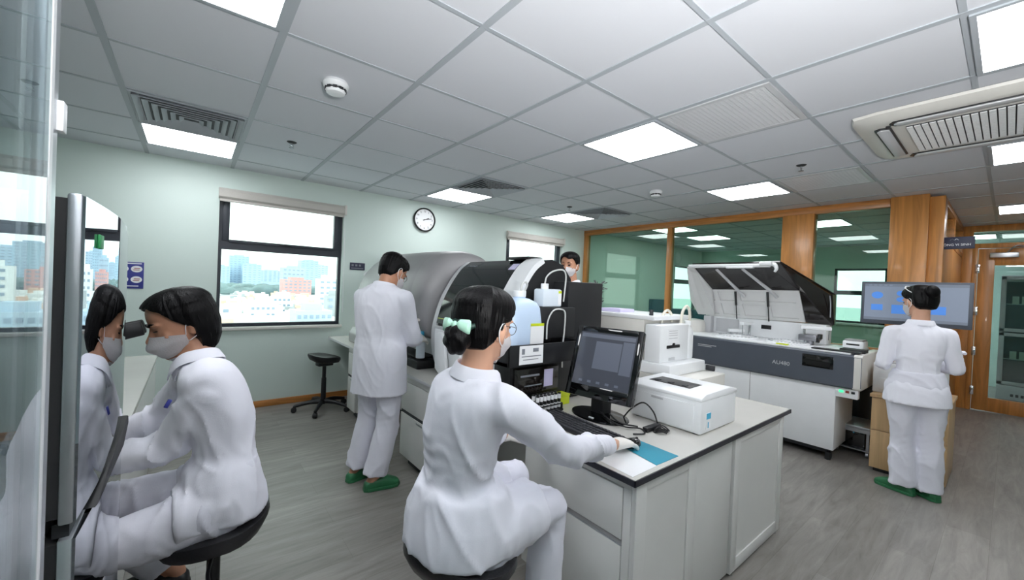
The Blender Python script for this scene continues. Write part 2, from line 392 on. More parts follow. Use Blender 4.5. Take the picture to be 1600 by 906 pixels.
# door wall
dw = MB().box(XD-.05, XD+.05, .36, .46, 0, 2.5, .003).box(XD-.05, XD+.05, -.72, .36, 2.27, 2.335, .003).box(XD-.05, XD+.05, -3, .46, 2.5, HC-.001, .003).box(XD-.05, XD+.05, -.74, -.66, 0, 2.5, .003)
dw.box(XD-.06, XD+.06, .31, .36, 0, 2.27, .004)
struct(dw.build('trim_7', M['wood']), 'honey wood frame around the corridor door')
struct(MB().box(XD-.005, XD+.005, -.66, .36, 2.335, 2.5).build('window_9', M['gglass'], smooth=False), 'transom pane above the corridor door')
struct(MB().box(XD-.04, XD+.04, -3, -.74, 0, 2.5).build('wall_end', M['wall'], smooth=False))
d = struct(MB().box(XD-.022, XD+.022, .155, .305, .012, 2.262, .003).box(XD-.022, XD+.022, -.655, -.51, .012, 2.262, .003).box(XD-.022, XD+.022, -.51, .155, 2.03, 2.262, .003).box(XD-.022, XD+.022, -.51, .155, .012, .2, .003).build('door_1', M['wood']))
MB().box(XD-.004, XD+.004, -.51, .155, .2, 2.03).build('pane', M['dglass'], d)
for z in (.28, .83, 1.39, 1.98):
    MB().box(XD-.075, XD-.055, .285, .325, z-.06, z+.06, .003).build('hinge', M['chrome'], d)
MB().box(XD-.1, XD-.062, -.05, .2, 2.13, 2.2, .008).tube([(XD-.08, .05, 2.2), (XD-.12, -.02, 2.28), (XD-.06, -.12, 2.27)], .009, 8).build('closer', M['alu'], d)

# ceiling fittings
def ceiling_light(i, j, label, s=1.0):
    t = thing('ceiling_light', label, 'ceiling light', ((GX(i)+GX(i+1))/2, GY(j)+.33, HC-.02), group='square ceiling light panels')
    a, b, c, e = GX(i)+.017, GX(i+1)-.017, GY(j)+.012, GY(j+1)-.012
    f = MB()
    for q in ((a, a+.02, c, e), (b-.02, b, c, e), (a+.02, b-.02, c, c+.02), (a+.02, b-.02, e-.02, e)): f.box(*q, HC-.012, HC-.001)
    f.build('frame', M['grid'], t, smooth=False)
    MB().box(a+.02, b-.02, c+.02, e-.02, HC-.010, HC-.002).build('diffuser', M['panel'], t, smooth=False)
LIGHTS = [(0, 0, 'glowing square ceiling panel cut off by the top left edge'), (0, 4, 'glowing square ceiling panel beside the far left louvred vent, above the microscope worker'),
          (4, 0, 'glowing square ceiling panel beside the large mesh grille, largest whole one in view'), (4, 4, 'glowing square ceiling panel just above the wall clock'),
          (7, 4, 'small glowing square ceiling panel in the far corner, above the man at the back'), (7, 0, 'glowing square ceiling panel above the open white analyzer'),
          (4, -3, 'glowing square ceiling panel cut off by the top right corner'), (7, -3, 'glowing square ceiling panel just behind the cassette air conditioner at the right edge'),
          (11, -3, 'small glowing square ceiling panel far down the corridor at the right edge')]
for i, j, l in LIGHTS: ceiling_light(i, j, l)
ceiling_light(0, -3, 'glowing square ceiling panel straight above the photographer')
for i, j, l in ((10, 3, 'glowing square ceiling panel in the room behind the partition, at its left'), (12, 3, 'glowing square ceiling panel in the room behind the partition, furthest left'),
                (11, 0, 'glowing square ceiling panel in the room behind the partition, nearest the corridor'), (15, -2, 'glowing square ceiling panel in the room beyond the corridor door')):
    ceiling_light(i, j, l)
def vent(i, j, label):
    x0, x1, y0, y1 = GX(i)+.02, GX(i+1)-.02, GY(j)+.015, GY(j+1)-.015; cx, cy = (x0+x1)/2, (y0+y1)/2
    t = thing('ceiling_vent', label, 'air vent', (cx, cy, HC-.03), group='louvred four way ceiling vents')
    MB().box(x0+.05, x1-.05, y0+.05, y1-.05, HC-.008, HC-.0005).build('backing', M['kick'], t, smooth=False)
    for k in range(6):
        h = .30-.046*k
        b = MB()
        lo, hi, q = h-.026, h, .012
        # four-sided sloping ring
        A = [(-hi, -hi), (hi, -hi), (hi, hi), (-hi, hi)]; B = [(-lo, -lo), (lo, -lo), (lo, lo), (-lo, lo)]
        zt, zb = HC-.007, HC-.024
        r = [[Vector((cx+p[0], cy+p[1], zb)) for p in A], [Vector((cx+p[0], cy+p[1], zt)) for p in B], [Vector((cx+p[0]*.985, cy+p[1]*.985, zt-.001)) for p in B], [Vector((cx+p[0]*.99, cy+p[1]*.99, zb-.003)) for p in A]]
        vs = [[b.bm.verts.new(p) for p in q2] for q2 in r]
        for a, c in ((0, 1), (1, 2), (2, 3), (3, 0)):
            for n in range(4): b.bm.faces.new((vs[a][n], vs[a][(n+1) % 4], vs[c][(n+1) % 4], vs[c][n]))
        b.build('louvre', M['grid'], t, smooth=False)
    f = MB()
    for q in ((x0, x1, y0, cy-.298), (x0, x1, cy+.298, y1), (x0, cx-.298, cy-.298, cy+.298), (cx+.298, x1, cy-.298, cy+.298)): f.box(*q, HC-.012, HC-.001)
    f.build('frame', M['grid'], t, smooth=False)
vent(0, 3, 'square louvred ceiling vent at the left beside a lit panel'); vent(4, 3, 'square louvred ceiling vent behind the lit panel above the clock'); vent(7, 3, 'small square louvred ceiling vent in the far corner beside the smallest lit panel')
def grille(i, j, label):
    x0, x1, y0, y1 = GX(i)+.018, GX(i+1)-.018, GY(j)+.013, GY(j+1)-.013
    t = thing('ceiling_grille', label, 'air grille', ((x0+x1)/2, (y0+y1)/2, HC-.01), group='mesh return air grilles')
    MB().box(x0+.03, x1-.03, y0+.03, y1-.03, HC-.003, HC-.0005).build('backing', M['grey'], t, smooth=False)
    b = MB(); n = 44
    for k in range(n):
        x = x0+.03+(x1-x0-.06)*k/(n-1); b.box(x-.0035, x+.0035, y0+.03, y1-.03, HC-.008, HC-.003)
    for k in range(22):
        y = y0+.03+(y1-y0-.06)*k/21; b.box(x0+.03, x1-.03, y-.002, y+.002, HC-.0075, HC-.003)
    b.build('mesh', M['lgrey'], t, smooth=False)
    f = MB()
    for q in ((x0, x0+.03, y0, y1), (x1-.03, x1, y0, y1), (x0+.03, x1-.03, y0, y0+.03), (x0+.03, x1-.03, y1-.03, y1)): f.box(*q, HC-.011, HC-.001)
    f.build('frame', M['lgrey'], t, smooth=False)
grille(4, -1, 'large square mesh return grille beside the lit panel in the middle'); grille(7, -1, 'smaller square mesh return grille near the wooden partition')
# cassette air conditioner
ax, ay, ah = 3.66, .145, .53
ac = thing('air_conditioner', 'white square ceiling cassette air conditioner at top right', 'air conditioner', (ax, ay, HC-.05))
rr = []
for hw, z in ((ah-.01, HC-.001), (ah, HC-.006), (ah-.006, HC-.02), (ah-.06, HC-.045), (ah-.1, HC-.05)):
    ring = []
    for q in range(40):
        a = 2*math.pi*q/40; c_, s_ = math.cos(a), math.sin(a); e = 14
        k = hw/((abs(c_)**e+abs(s_)**e)**(1/e)); ring.append(Vector((ax+k*c_, ay+k*s_, z)))
    rr.append(ring)
MB().rings(rr).build('panel', M['offwhite'], ac)
for k in range(4):
    a = k*math.pi/2; mt = Matrix.Translation((ax, ay, 0)) @ Matrix.Rotation(a, 4, 'Z')
    L = .33
    def stad(h, e): return [(-L+e, .385-h), (L-e, .385-h), (L+.02-e, .40), (L-e, .395+h), (-L+e, .395+h), (-L-.02+e, .40)]
    MB().prism(stad(.034, 0), HC-.056, HC-.03, 'z').xf(mt).build('air_slot', M['black'], ac)
    MB().prism(stad(.024, .02), HC-.064, HC-.055, 'z', .002).xf(mt).build('louvre', M['lgrey'], ac)
MB().box(ax-.29, ax+.29, ay-.29, ay+.29, HC-.0535, HC-.045).build('grille_backing', M['kick'], ac, smooth=False)
b = MB()
for k in range(18):
    y = ay-.275+.55*k/17
    for q in range(24):
        x = ax-.275+.55*q/23; b.box(x-.0095, x+.0095, y-.013, y+.013, HC-.0605, HC-.054)
b.build('intake_grille', M['white'], ac, smooth=False)
MB().cyl((ax-.36, ay+.36, HC-.056), (ax-.36, ay+.36, HC-.045), .012).build('lamp', M['kick'], ac)
def detector(x, y, s, label):
    t = thing('smoke_detector', label, 'smoke detector', (x, y, HC-.06))
    MB().lathe([(.03*s, HC-.062*s), (.042*s, HC-.058*s), (.048*s, HC-.045*s)], (x, y, 0)).build('cap', M['white'], t)
    MB().lathe([(.05*s, HC-.035*s), (.056*s, HC-.03*s), (.062*s, HC-.014*s), (.055*s, HC-.0005)], (x, y, 0)).build('body', M['white'], t)
    b = MB()
    for k in range(10):
        a = 2*math.pi*k/10; b.box(.036*s, .05*s, -.009*s, .009*s, HC-.047*s, HC-.034*s, rot=Matrix.Translation((x, y, 0)) @ Matrix.Rotation(a, 4, 'Z'))
    b.cyl((x, y, HC-.05*s), (x, y, HC-.03*s), .04*s).build('vent_slot', M['kick'], t)
detector(.61, 2.452, 1.15, 'white round smoke detector on the ceiling near the upper left'); detector(3.986, 2.499, 1.1, 'small white smoke detector on the ceiling above the middle of the room')
def sprinkler(x, y, label):
    t = thing('sprinkler_head', label, 'sprinkler', (x, y, HC-.05), group='fire sprinkler heads')
    MB().lathe([(.028, HC-.008), (.038, HC-.0005)], (x, y, 0)).build('escutcheon', M['kick'], t)
    b = MB().cyl((x, y, HC-.03), (x, y, HC-.006), .008)
    b.tube([(x-.01, y, HC-.02), (x-.014, y, HC-.036), (x, y, HC-.048)], .002, 6).tube([(x+.01, y, HC-.02), (x+.014, y, HC-.036), (x, y, HC-.048)], .002, 6)
    b.build('body', M['chrome'], t)
    MB().lathe([(.018, HC-.052), (.02, HC-.049), (.004, HC-.046)], (x, y, 0), 16).build('deflector', M['steel'], t)
sprinkler(.617, 3.794, 'fire sprinkler head on the ceiling at the left, right of the lit panel'); sprinkler(3.989, 1.144, 'fire sprinkler head on the ceiling at the right, near the air conditioner'); sprinkler(4.022, 3.834, 'fire sprinkler head on the ceiling in the far corner')
# ================================================================== THE CITY OUTSIDE
random.seed(7)
GZ = -36.0  # city colours are paled: haze and overexposure are put into them
M['c1'] = mat('city_white_render', (238, 238, 238), .8, var=.08, vscale=.05)
M['c2'] = mat('city_grey_render', (176, 180, 184), .8, var=.1, vscale=.05)
M['c3'] = mat('city_hazed_terracotta', (224, 190, 172), .8, var=.1, vscale=.1)
M['c4'] = mat('city_tower_haze_blue', (176, 198, 216), .6, var=.1, vscale=.02)  # pale blue carries the distance haze of the towers, not a glass tone
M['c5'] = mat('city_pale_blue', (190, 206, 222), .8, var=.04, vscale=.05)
M['c6'] = mat('city_hazed_window', (150, 164, 182), .6, var=.1, vscale=.1)  # window tone lightened to paint in haze
M['c7'] = mat('city_hazed_red', (214, 168, 166), .8, var=.08, vscale=.05)  # red washed out, haze and glare mixed into the colour
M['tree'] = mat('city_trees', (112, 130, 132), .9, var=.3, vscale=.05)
struct(MB().box(-900, 2600, 30, 4000, GZ-1, GZ).build('ground', M['c2']), 'city ground far below the windows')
hb = MB(); nf = []
for n in range(1500):
    y = random.uniform(150, 600); x = random.uniform(-.35, .62)*y
    if any(abs(x-tx*ty) < tw/2+9 and ty-9 < y < ty+tw+9 for tx, ty, tw in ((.222, 190, 14.5), (.249, 330, 13), (.263, 260, 8), (.03, 240, 16), (.12, 300, 14), (.155, 350, 12), (.33, 420, 30))): continue
    k = random.choices((0, 1, 2), (70, 18, 12))[0]; s = random.uniform(4, 9); hh = random.uniform(6, 17)
    f0 = len(hb.bm.faces)
    bmesh.ops.create_cube(hb.bm, size=1, matrix=Matrix.Translation((x, y, GZ+hh/2)) @ Matrix.Rotation(random.choice((0, .35, .35, .2)), 4, 'Z') @ Matrix.Diagonal((s*1.3, s*random.uniform(.8, 2.2), hh, 1)))
    if random.random() < .5: bmesh.ops.create_cube(hb.bm, size=1, matrix=Matrix.Translation((x+random.uniform(-2, 2), y, GZ+hh+1)) @ Matrix.Diagonal((s*.5, s*.6, 2.4, 1)))
    nf += [k]*(len(hb.bm.faces)-f0)
ho = hb.build('city_houses', [M['c1'], M['c2'], M['c3']], smooth=False)
ho.data.polygons.foreach_set('material_index', nf)
tag(ho, 'mass of small white, grey and terracotta low rise houses below the windows', 'houses', kind='stuff')
tb = MB()
for n in range(420):
    y = random.uniform(715, 900); x = random.uniform(-.4, .65)*y
    tb.ell((x, y, GZ+random.uniform(8, 13)), (random.uniform(12, 22), 14, random.uniform(8, 13)), u=8, v=6)
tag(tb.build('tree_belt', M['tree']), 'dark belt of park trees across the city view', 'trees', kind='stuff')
def tower(px_x, y, top, wd, m, label, rows=0, cols=0, dp=None, nm='office_building'):
    x = px_x*y; dp = dp or wd
    t = thing(nm, label, 'building', (x, y, GZ))
    MB().box(x-wd/2, x+wd/2, y, y+dp, GZ, top).build('block', M[m], t, smooth=False)
    MB().box(x-wd/4, x+wd/4, y+dp*.2, y+dp*.7, top, top+3).build('roof_house', M[m], t, smooth=False)
    if rows:
        b = MB()
        for r in range(rows):
            for c in range(cols):
                cx = x-wd/2+wd*(c+.5)/cols; cz = top-(r+.6)*(4.2 if rows < 12 else 6)
                b.box(cx-wd/cols*.28, cx+wd/cols*.28, y-.25, y+.1, cz-.8, cz+.8)
        b.build('windows', M['c6'], t, smooth=False)
tower(.222, 190, -13, 14.5, 'c5', 'pale blue block with a grid of small windows, lower right in the window view', 6, 6, nm='apartment_building')
tower(.249, 330, 1, 13, 'c1', 'white slab block at the right of the window view', 8, 3, nm='apartment_building')
tower(.263, 260, -9, 8, 'c2', 'grey narrow block at the right edge of the window view', 5, 2, nm='apartment_building')
tower(.185, 612, -2, 34, 'c7', 'red building standing at the tree line in the window view', 4, 6)
tower(.176, 660, 15, 28, 'c4', 'dark blue slab behind the red building in the window view', 14, 5)
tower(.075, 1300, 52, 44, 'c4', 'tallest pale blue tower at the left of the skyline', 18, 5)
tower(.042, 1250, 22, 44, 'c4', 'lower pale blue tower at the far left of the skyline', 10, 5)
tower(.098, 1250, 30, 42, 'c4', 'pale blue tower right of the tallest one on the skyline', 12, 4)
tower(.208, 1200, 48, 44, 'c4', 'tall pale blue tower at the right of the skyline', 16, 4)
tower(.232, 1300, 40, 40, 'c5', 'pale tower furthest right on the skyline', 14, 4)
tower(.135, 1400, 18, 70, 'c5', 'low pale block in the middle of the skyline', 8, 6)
tower(.03, 240, -14, 16, 'c1', 'white block at the left edge of the window view', 6, 4, nm='apartment_building')
tower(.12, 300, -17, 14, 'c1', 'white block in the middle of the window view', 5, 5, nm='apartment_building')
tower(.155, 350, -14, 12, 'c1', 'small white block left of the pale blue one', 5, 4, nm='apartment_building')
tower(.33, 420, 10, 30, 'c5', 'pale tall block beyond the right of the first window', 10, 6)

# ================================================================== WALL THINGS
def plate(name, x0, x1, z0, z1, m, label, cat, y=YW):
    t = thing(name, label, cat, ((x0+x1)/2, y, z0))
    MB().box(x0, x1, y-.006, y, z0, z1, .001).build('board', M[m], t); return t
t = plate('notice', -.56, -.365, 1.29, 1.54, 'blue', 'blue notice with four white ovals on the wall above the microscope', 'notice')
for x in (-.51, -.415):
    for z in (1.375, 1.475):
        MB().lathe([(.001, 0), (.001, 0.0), (.04, .0005), (.04, .002), (.001, .0022)], (0, 0, 0), 24).xf(Matrix.Translation((x, YW-.006, z)) @ Matrix.Rotation(R(90), 4, 'X') @ Matrix.Diagonal((1, .78, 1, 1))).build('oval', M['label'], t)
        MB().box(x-.024, x+.02, YW-.0092, YW-.008, z-.012, z-.006).box(x-.018, x+.024, YW-.0092, YW-.008, z+.002, z+.009).build('print', M['red'], t, smooth=False)
MB().box(-.545, -.38, YW-.0075, YW-.006, 1.522, 1.53).box(-.54, -.40, YW-.0075, YW-.006, 1.31, 1.318).build('lettering', M['label'], t, smooth=False)
t = plate('wall_sign', 1.535, 1.72, 1.585, 1.675, 'navy', 'small dark blue sign on the wall right of the first window', 'sign')
b = MB()
for k in range(3): b.box(1.555+k*.045, 1.58+k*.045, YW-.008, YW-.006, 1.63, 1.655)
b.box(1.55, 1.70, YW-.008, YW-.006, 1.60, 1.612)
b.build('lettering', M['ink'], t, smooth=False)
struct(MB().box(-1.6, -.33, YW-.03, YW, .905, .94, .003).build('trim_8', M['offwhite']), 'pale ledge on the back wall')
# clock
cx, cz, cr_ = 2.515, 2.34, .165
t = thing('wall_clock', 'round black rimmed wall clock with a white face above the analyzers', 'clock', (cx, YW, cz))
ym = Matrix.Translation((cx, YW, cz)) @ Matrix.Rotation(R(90), 4, 'X')
MB().lathe([(.155, .0), (.165, .005), (.168, .02), (.165, .035), (.155, .042), (.147, .036), (.146, .02), (.1, .012)], n=48).xf(ym).build('rim', M['gloss'], t)
MB().lathe([(.147, .01), (.147, .022), (.001, .0222)], n=48).xf(ym).build('dial', M['label'], t)
def num(s, a, r, size, mt0, m, nm, par):
    p = (r*math.sin(a), r*math.cos(a), .0228)
    me = textmesh(s, size, mt0 @ Matrix.Translation(p)); link(nm, me, m, par, smooth=False)
for k in range(1, 13): num(str(k), 2*math.pi*k/12, .116, .036, ym, M['kick'], 'numeral', t)
b = MB()
for k in range(60):
    a = 2*math.pi*k/60; l = .008 if k % 5 else .012
    b.box(-.0008, .0008, .140-l, .140, .0222, .0232, rot=Matrix.Rotation(-a, 4, 'Z'))
b.xf(ym).build('minute_marks', M['kick'], t, smooth=False)
for nm, a, l, w_, m in (('hour_hand', 2*math.pi*(2+13/60)/12, .072, .005, 'kick'), ('minute_hand', 2*math.pi*12.6/60, .108, .0035, 'kick'), ('second_hand', 2*math.pi*13.3/60, .11, .001, 'kick')):
    MB().box(-w_, w_, -.025, l, .0255, .0275, rot=Matrix.Rotation(-a, 4, 'Z')).cyl((0, 0, .023), (0, 0, .029), .008).xf(ym).build(nm, M[m], t)
# overhead room sign
t = thing('hanging_sign', 'dark blue hanging room sign with white capitals at the corridor corner', 'sign', (XP-.02, .37, 2.08))
MB().box(XP-.028, XP-.012, .235, .507, 2.018, 2.137, .002).build('board', M['navy'], t)
link('lettering', textmesh('PHÒNG VI SINH', .031, face_matrix((XP-.029, .371, 2.058), (0, -1, 0), (0, 0, 1))), M['label'], t, smooth=False)
MB().tube([(XP-.029, .40, 2.105), (XP-.029, .385, 2.117), (XP-.029, .371, 2.105), (XP-.029, .357, 2.117), (XP-.029, .342, 2.105)], .002, 6).build('emblem', M['alu'], t)
MB().box(XP-.03, XP+.0, .50, .545, 2.03, 2.12, .003).build('bracket', M['alu'], t)

# ================================================================== LEFT FOREGROUND
struct(MB().box(-.104, -.096, -1.6, .505, 0.012, 2.45).build('door_2', M['filmglass'], smooth=False), 'clear glass door leaf close to the camera at the left edge')
d2 = bpy.data.objects['door_2']
MB().box(-.106, -.0985, .5, .543, .01, 2.46, .002).build('stile', M['alu'], d2)
MB().box(-.0985, -.0955, .503, .512, .01, 2.46).build('brush_strip', M['white'], d2, smooth=False)
MB().box(-.1, -.094, .536, .549, 1.585, 1.612, .001).build('catch', M['white'], d2)
# fridge
fx = -.133
t = thing('refrigerator', 'steel refrigerator with mirror dark doors at the left, reflecting the seated woman', 'refrigerator', (-.45, 1.18, 0))
MB().box(-.80, -.172, .91, 1.44, .03, 1.575, .006).build('body', M['steel'], t)
def fdoor(z0, z1, nm):
    o = MB().box(-.153, fx-.003, .905, 1.443, z0, z1, .004).build(nm, M['alu'], t)
    rs = []
    n = 18
    for k in range(n+1):
        y = .908+.532*k/n; x = fx+.007*(1-((y-1.174)/.266)**2)
        zz = z1-.003-(.0 if k < n*.55 else .03*((k/n-.55)/.45)**2)
        rs.append([Vector((fx-.004, y, z0+.003)), Vector((x, y, z0+.003)), Vector((x, y, zz)), Vector((fx-.004, y, zz))])
    MB().rings(rs).build('glass_front', M['mirror'], o)
    MB().box(-.173, -.153, .912, 1.438, z0+.01, z1-.008).build('gasket', M['rubber'], o, smooth=False)
    return o
up = fdoor(1.062, 1.578, 'door'); lo = fdoor(.06, 1.04, 'door')
MB().prism([(1.0, 1.04), (1.35, 1.03), (1.44, 1.062), (1.43, 1.085), (1.2, 1.072)], fx-.02, fx+.012, 'x', .003).build('handle', M['satin'], up)
MB().box(-.16, fx-.008, .915, 1.43, 1.04, 1.062).build('handle_recess', M['black'], t, smooth=False)
MB().box(fx+.0035, fx+.0075, .985, 1.02, 1.498, 1.522, .001).build('sticker', M['green'], up)
for y in (.96, 1.38):
    for x in (-.74, -.24): MB().cyl((x, y, 0), (x, y, .04), .02).build('foot', M['rubber'], t)
# microscope bench
t = thing('microscope_bench', 'white laboratory side bench carrying the microscope at the left', 'bench', (-.6, 2.9, 0))
MB().box(-1.1, -.205, 1.46, 4.33, .752, .782, .003).build('worktop', M['top'], t)
MB().box(-.235, -.215, 2.3, 4.31, .02, .752, .002).build('front_panel', M['lam'], t)
MB().box(-1.09, -.215, 4.29, 4.32, .0, .752, .002).build('end_panel', M['lam'], t)
MB().box(-1.09, -.25, 1.47, 1.50, .0, .752, .002).build('end_panel', M['lam'], t)
MB().box(-1.1, -1.07, 1.5, 4.29, .02, .752).build('rear_panel', M['lam'], t)
# microscope
mx, my = -.437, 1.845
t = thing('microscope', 'black and white binocular microscope the seated woman looks into', 'microscope', (mx, my, .782))
MB().box(mx-.11, mx+.13, my-.08, my+.08, .783, .83, .012).build('base', M['offwhite'], t)
MB().prism([(mx-.11, .82), (mx-.04, .82), (mx-.045, 1.02), (mx+.02, 1.10), (mx+.02, 1.16), (mx-.08, 1.16), (mx-.12, 1.06)], my-.035, my+.035, 'y', .008).build('arm', M['offwhite'], t)
MB().box(mx-.03, mx+.11, my-.085, my+.085, .955, .975, .003).box(mx-.06, mx-.03, my-.03, my+.03, .945, .98).build('stage', M['black'], t)
MB().cyl((mx+.04, my, .83), (mx+.04, my, .87), .035).cyl((mx+.04, my, .90), (mx+.04, my, .955), .02).build('condenser', M['black'], t)
nz_ = MB().lathe([(.03, 1.06), (.042, 1.075), (.036, 1.10)], (mx+.03, my, 0)).build('nosepiece', M['chrome'], t)
for a in (0, 90, 180, 270):
    dx, dy = .02*math.cos(R(a)), .02*math.sin(R(a)); MB().cyl((mx+.03+dx, my+dy, 1.07), (mx+.03+dx*1.7, my+dy*1.7, 1.02), .010, .007, 14).build('objective', M['chrome'], nz_)
MB().prism([(mx-.04, 1.16), (mx+.07, 1.16), (mx+.11, 1.20), (mx+.09, 1.245), (mx+.0, 1.25), (mx-.05, 1.21)], my-.05, my+.05, 'y', .012).build('head', M['black'], t)
for s in (-1, 1):
    e = MB().cyl((mx+.08, my+.033*s, 1.21), (mx+.29, my+.033*s, 1.265), .021, .019, 20, .003).build('eyepiece_tube', M['satin'], t)
    MB().cyl((mx+.23, my+.033*s, 1.249), (mx+.312, my+.033*s, 1.271), .026, .024, 20, .004).build('eyecup', M['rubber'], e)
for s in (-1, 1): MB().cyl((mx-.08, my+.035*s, .90), (mx-.08, my+.085*s, .90), .028, .026, 24, .003).build('focus_knob', M['black'], t)
MB().lathe([(.03, 1.10), (.036, 1.11), (.036, 1.15), (.03, 1.16)], (mx+.21, my+.13, 0)).cyl((mx+.21, my+.13, .79), (mx+.21, my+.13, 1.11), .012).lathe([(.05, .783), (.05, .795), (.02, .80)], (mx+.21, my+.13, 0)).build('lamp_head', M['offwhite'], t)

# ================================================================== STOOLS
def stool(x, y, seat_z, rz, label, tilt=0.):
    t = thing('lab_stool', label, 'stool', (x, y, 0), rz, group='black saddle stools')
    # local frame: +x is the sitter's forward direction
    b = MB(); nu, nv = 28, 8; rs = []
    def zt(px, py):
        return seat_z - .018*max(0, px)/.2*1.2 + .055*max(0, -px/.19)**2.2 + .02*(py/.2)**2
    for e, dz in ((.55, -.075), (.9, -.06), (1.0, -.03), (.99, -.008), (.9, .0), (.6, .0), (.25, .0), (.02, .0)):
        ring = []
        for k in range(nu):
            a = 2*math.pi*k/nu; px = .165*math.cos(a)*e; py = .185*math.sin(a)*e*(1-.12*math.cos(a))
            ring.append(Vector((px, py, zt(px, py)+dz*(1 if dz < -.04 else 1))))
        rs.append(ring)
    b.rings(rs).xf(Matrix.Translation((0, 0, 0))).build('seat', M['vinyl'], t, local=True)
    MB().box(-.08, .08, -.05, .05, seat_z-.105, seat_z-.07, .008).build('seat_plate', M['black'], t, local=True)
    MB().cyl((0, 0, .30), (0, 0, seat_z-.1), .02).build('gas_piston', M['black'], t, local=True)
    MB().cyl((0, 0, .07), (0, 0, .36), .028, .025, 24, .004).build('column', M['black'], t, local=True)
    MB().tube([(0, .03, seat_z-.095), (.02, .14, seat_z-.10), (.02, .19, seat_z-.11)], .006, 8).build('lever', M['black'], t, local=True)
    for k in range(5):
        a = 2*math.pi*k/5+.3; c, s = math.cos(a), math.sin(a)
        l = MB().tube([(.02*c, .02*s, .10), (.15*c, .15*s, .095), (.285*c, .285*s, .065)], [.026, .022, .016], 10).build('leg', M['black'], t, local=True)
        MB().cyl((.285*c-.02*s, .285*s+.02*c, .028), (.285*c+.02*s, .285*s-.02*c, .028), .028, None, 18, .005).cyl((.285*c, .285*s, .03), (.285*c, .285*s, .07), .008).build('caster', M['rubber'], l, local=True)
    return t
stool(.085, 1.73, .60, math.pi, 'black saddle stool under the woman at the microscope')
stool(.69, 1.055, .635, .4, 'black saddle stool under the woman at the keyboard')
stool(1.17, 4.74, .60, 0.15, 'empty black saddle stool standing at the far end of the bench')

# ================================================================== ISLAND BENCH
t = thing('island_worktop', 'long pale laminate island worktop with a dark edge strip', 'worktop', (2.1, 1.9, .735))
MB().prism([(1.303, .848), (2.977, .848), (2.977, 2.197), (2.197, 2.197), (2.197, 5.15), (1.303, 5.15)], .737, .7575, 'z').build('core', M['lgrey'], t, smooth=False)
MB().prism([(1.304, .849), (2.976, .849), (2.976, 2.196), (2.196, 2.196), (2.196, 5.149), (1.304, 5.149)], .7575, .76, 'z').build('laminate', M['top'], t, smooth=False)
MB().box(1.299, 2.981, .844, .848, .735, .7585).box(2.977, 2.981, .844, 2.2, .735, .7585).box(1.299, 1.303, .844, 1.3, .735, .7585).build('edge_strip', M['edge'], t, smooth=False)
def fp(b, x0, x1, z0, z1, y, th=.02, st=.07):      # framed end panel facing -y
    b.box(x0, x1, y+.006, y+th, z0, z1)
    b.box(x0, x0+st, y, y+.008, z0, z1, .001).box(x1-st, x1, y, y+.008, z0, z1, .001).box(x0+st, x1-st, y, y+.008, z0, z0+st, .001).box(x0+st, x1-st, y, y+.008, z1-st*.6, z1, .001)
t = thing('drawer_cabinet', 'white two drawer cabinet under the near end of the island, beside the woman\'s knees', 'cabinet', (1.6, 1.2, 0))
MB().box(1.352, 1.80, .88, 1.5, .09, .734).build('carcass', M['lam'], t, smooth=False)
MB().box(1.40, 1.80, .9, 1.48, 0, .09).build('plinth', M['kick'], t, smooth=False)
MB().box(1.332, 1.352, .88, 1.5, .70, .734, .001).box(1.332, 1.352, .88, .915, .02, .70, .001).build('face_frame', M['lam'], t)
d = MB().box(1.330, 1.350, .918, 1.497, .492, .695, .002).build('drawer', M['lam'], t); MB().box(1.336, 1.352, .918, 1.497, .466, .492).build('finger_pull', M['grey'], d, smooth=False)
d = MB().box(1.330, 1.350, .918, 1.497, .095, .466, .002).build('drawer', M['lam'], t); MB().box(1.331, 1.345, .918, 1.497, .466, .4705, .001).build('finger_pull', M['alu'], d)
b = MB(); fp(b, 1.332, 1.80, .02, .734, .858); b.build('end_panel', M['lam'], t)
for x in (1.36, 1.76): MB().cyl((x, .872, 0), (x, .872, .022), .012).build('levelling_foot', M['chrome'], t)
t = thing('service_spine', 'white boxed service spine between the two halves of the island', 'panel', (2.02, 1.5, 0))
MB().box(1.802, 2.20, .872, .89, .02, .734, .002).build('end_panel', M['lam'], t)
MB().box(1.82, 2.19, .89, 5.1, .06, .734).build('casing', M['lam'], t, smooth=False)
MB().box(1.85, 2.16, .9, 5.1, 0, .06).build('plinth', M['kick'], t, smooth=False)
t = thing('rear_cabinet', 'white cabinet with a framed end panel at the right end of the island', 'cabinet', (2.55, 1.5, 0))
MB().box(2.215, 2.90, .88, 2.18, .09, .734).build('carcass', M['lam'], t, smooth=False)
MB().box(2.25, 2.84, .92, 2.15, 0, .09).build('plinth', M['kick'], t, smooth=False)
b = MB(); fp(b, 2.205, 2.90, .02, .734, .858, st=.065); b.build('end_panel', M['lam'], t)
MB().box(2.90, 2.92, .90, 1.5, .095, .70, .002).box(2.90, 2.92, 1.51, 2.17, .095, .70, .002).build('door', M['lam'], t)
for x in (2.24, 2.86): MB().cyl((x, .872, 0), (x, .872, .022), .012).build('levelling_foot', M['chrome'], t)
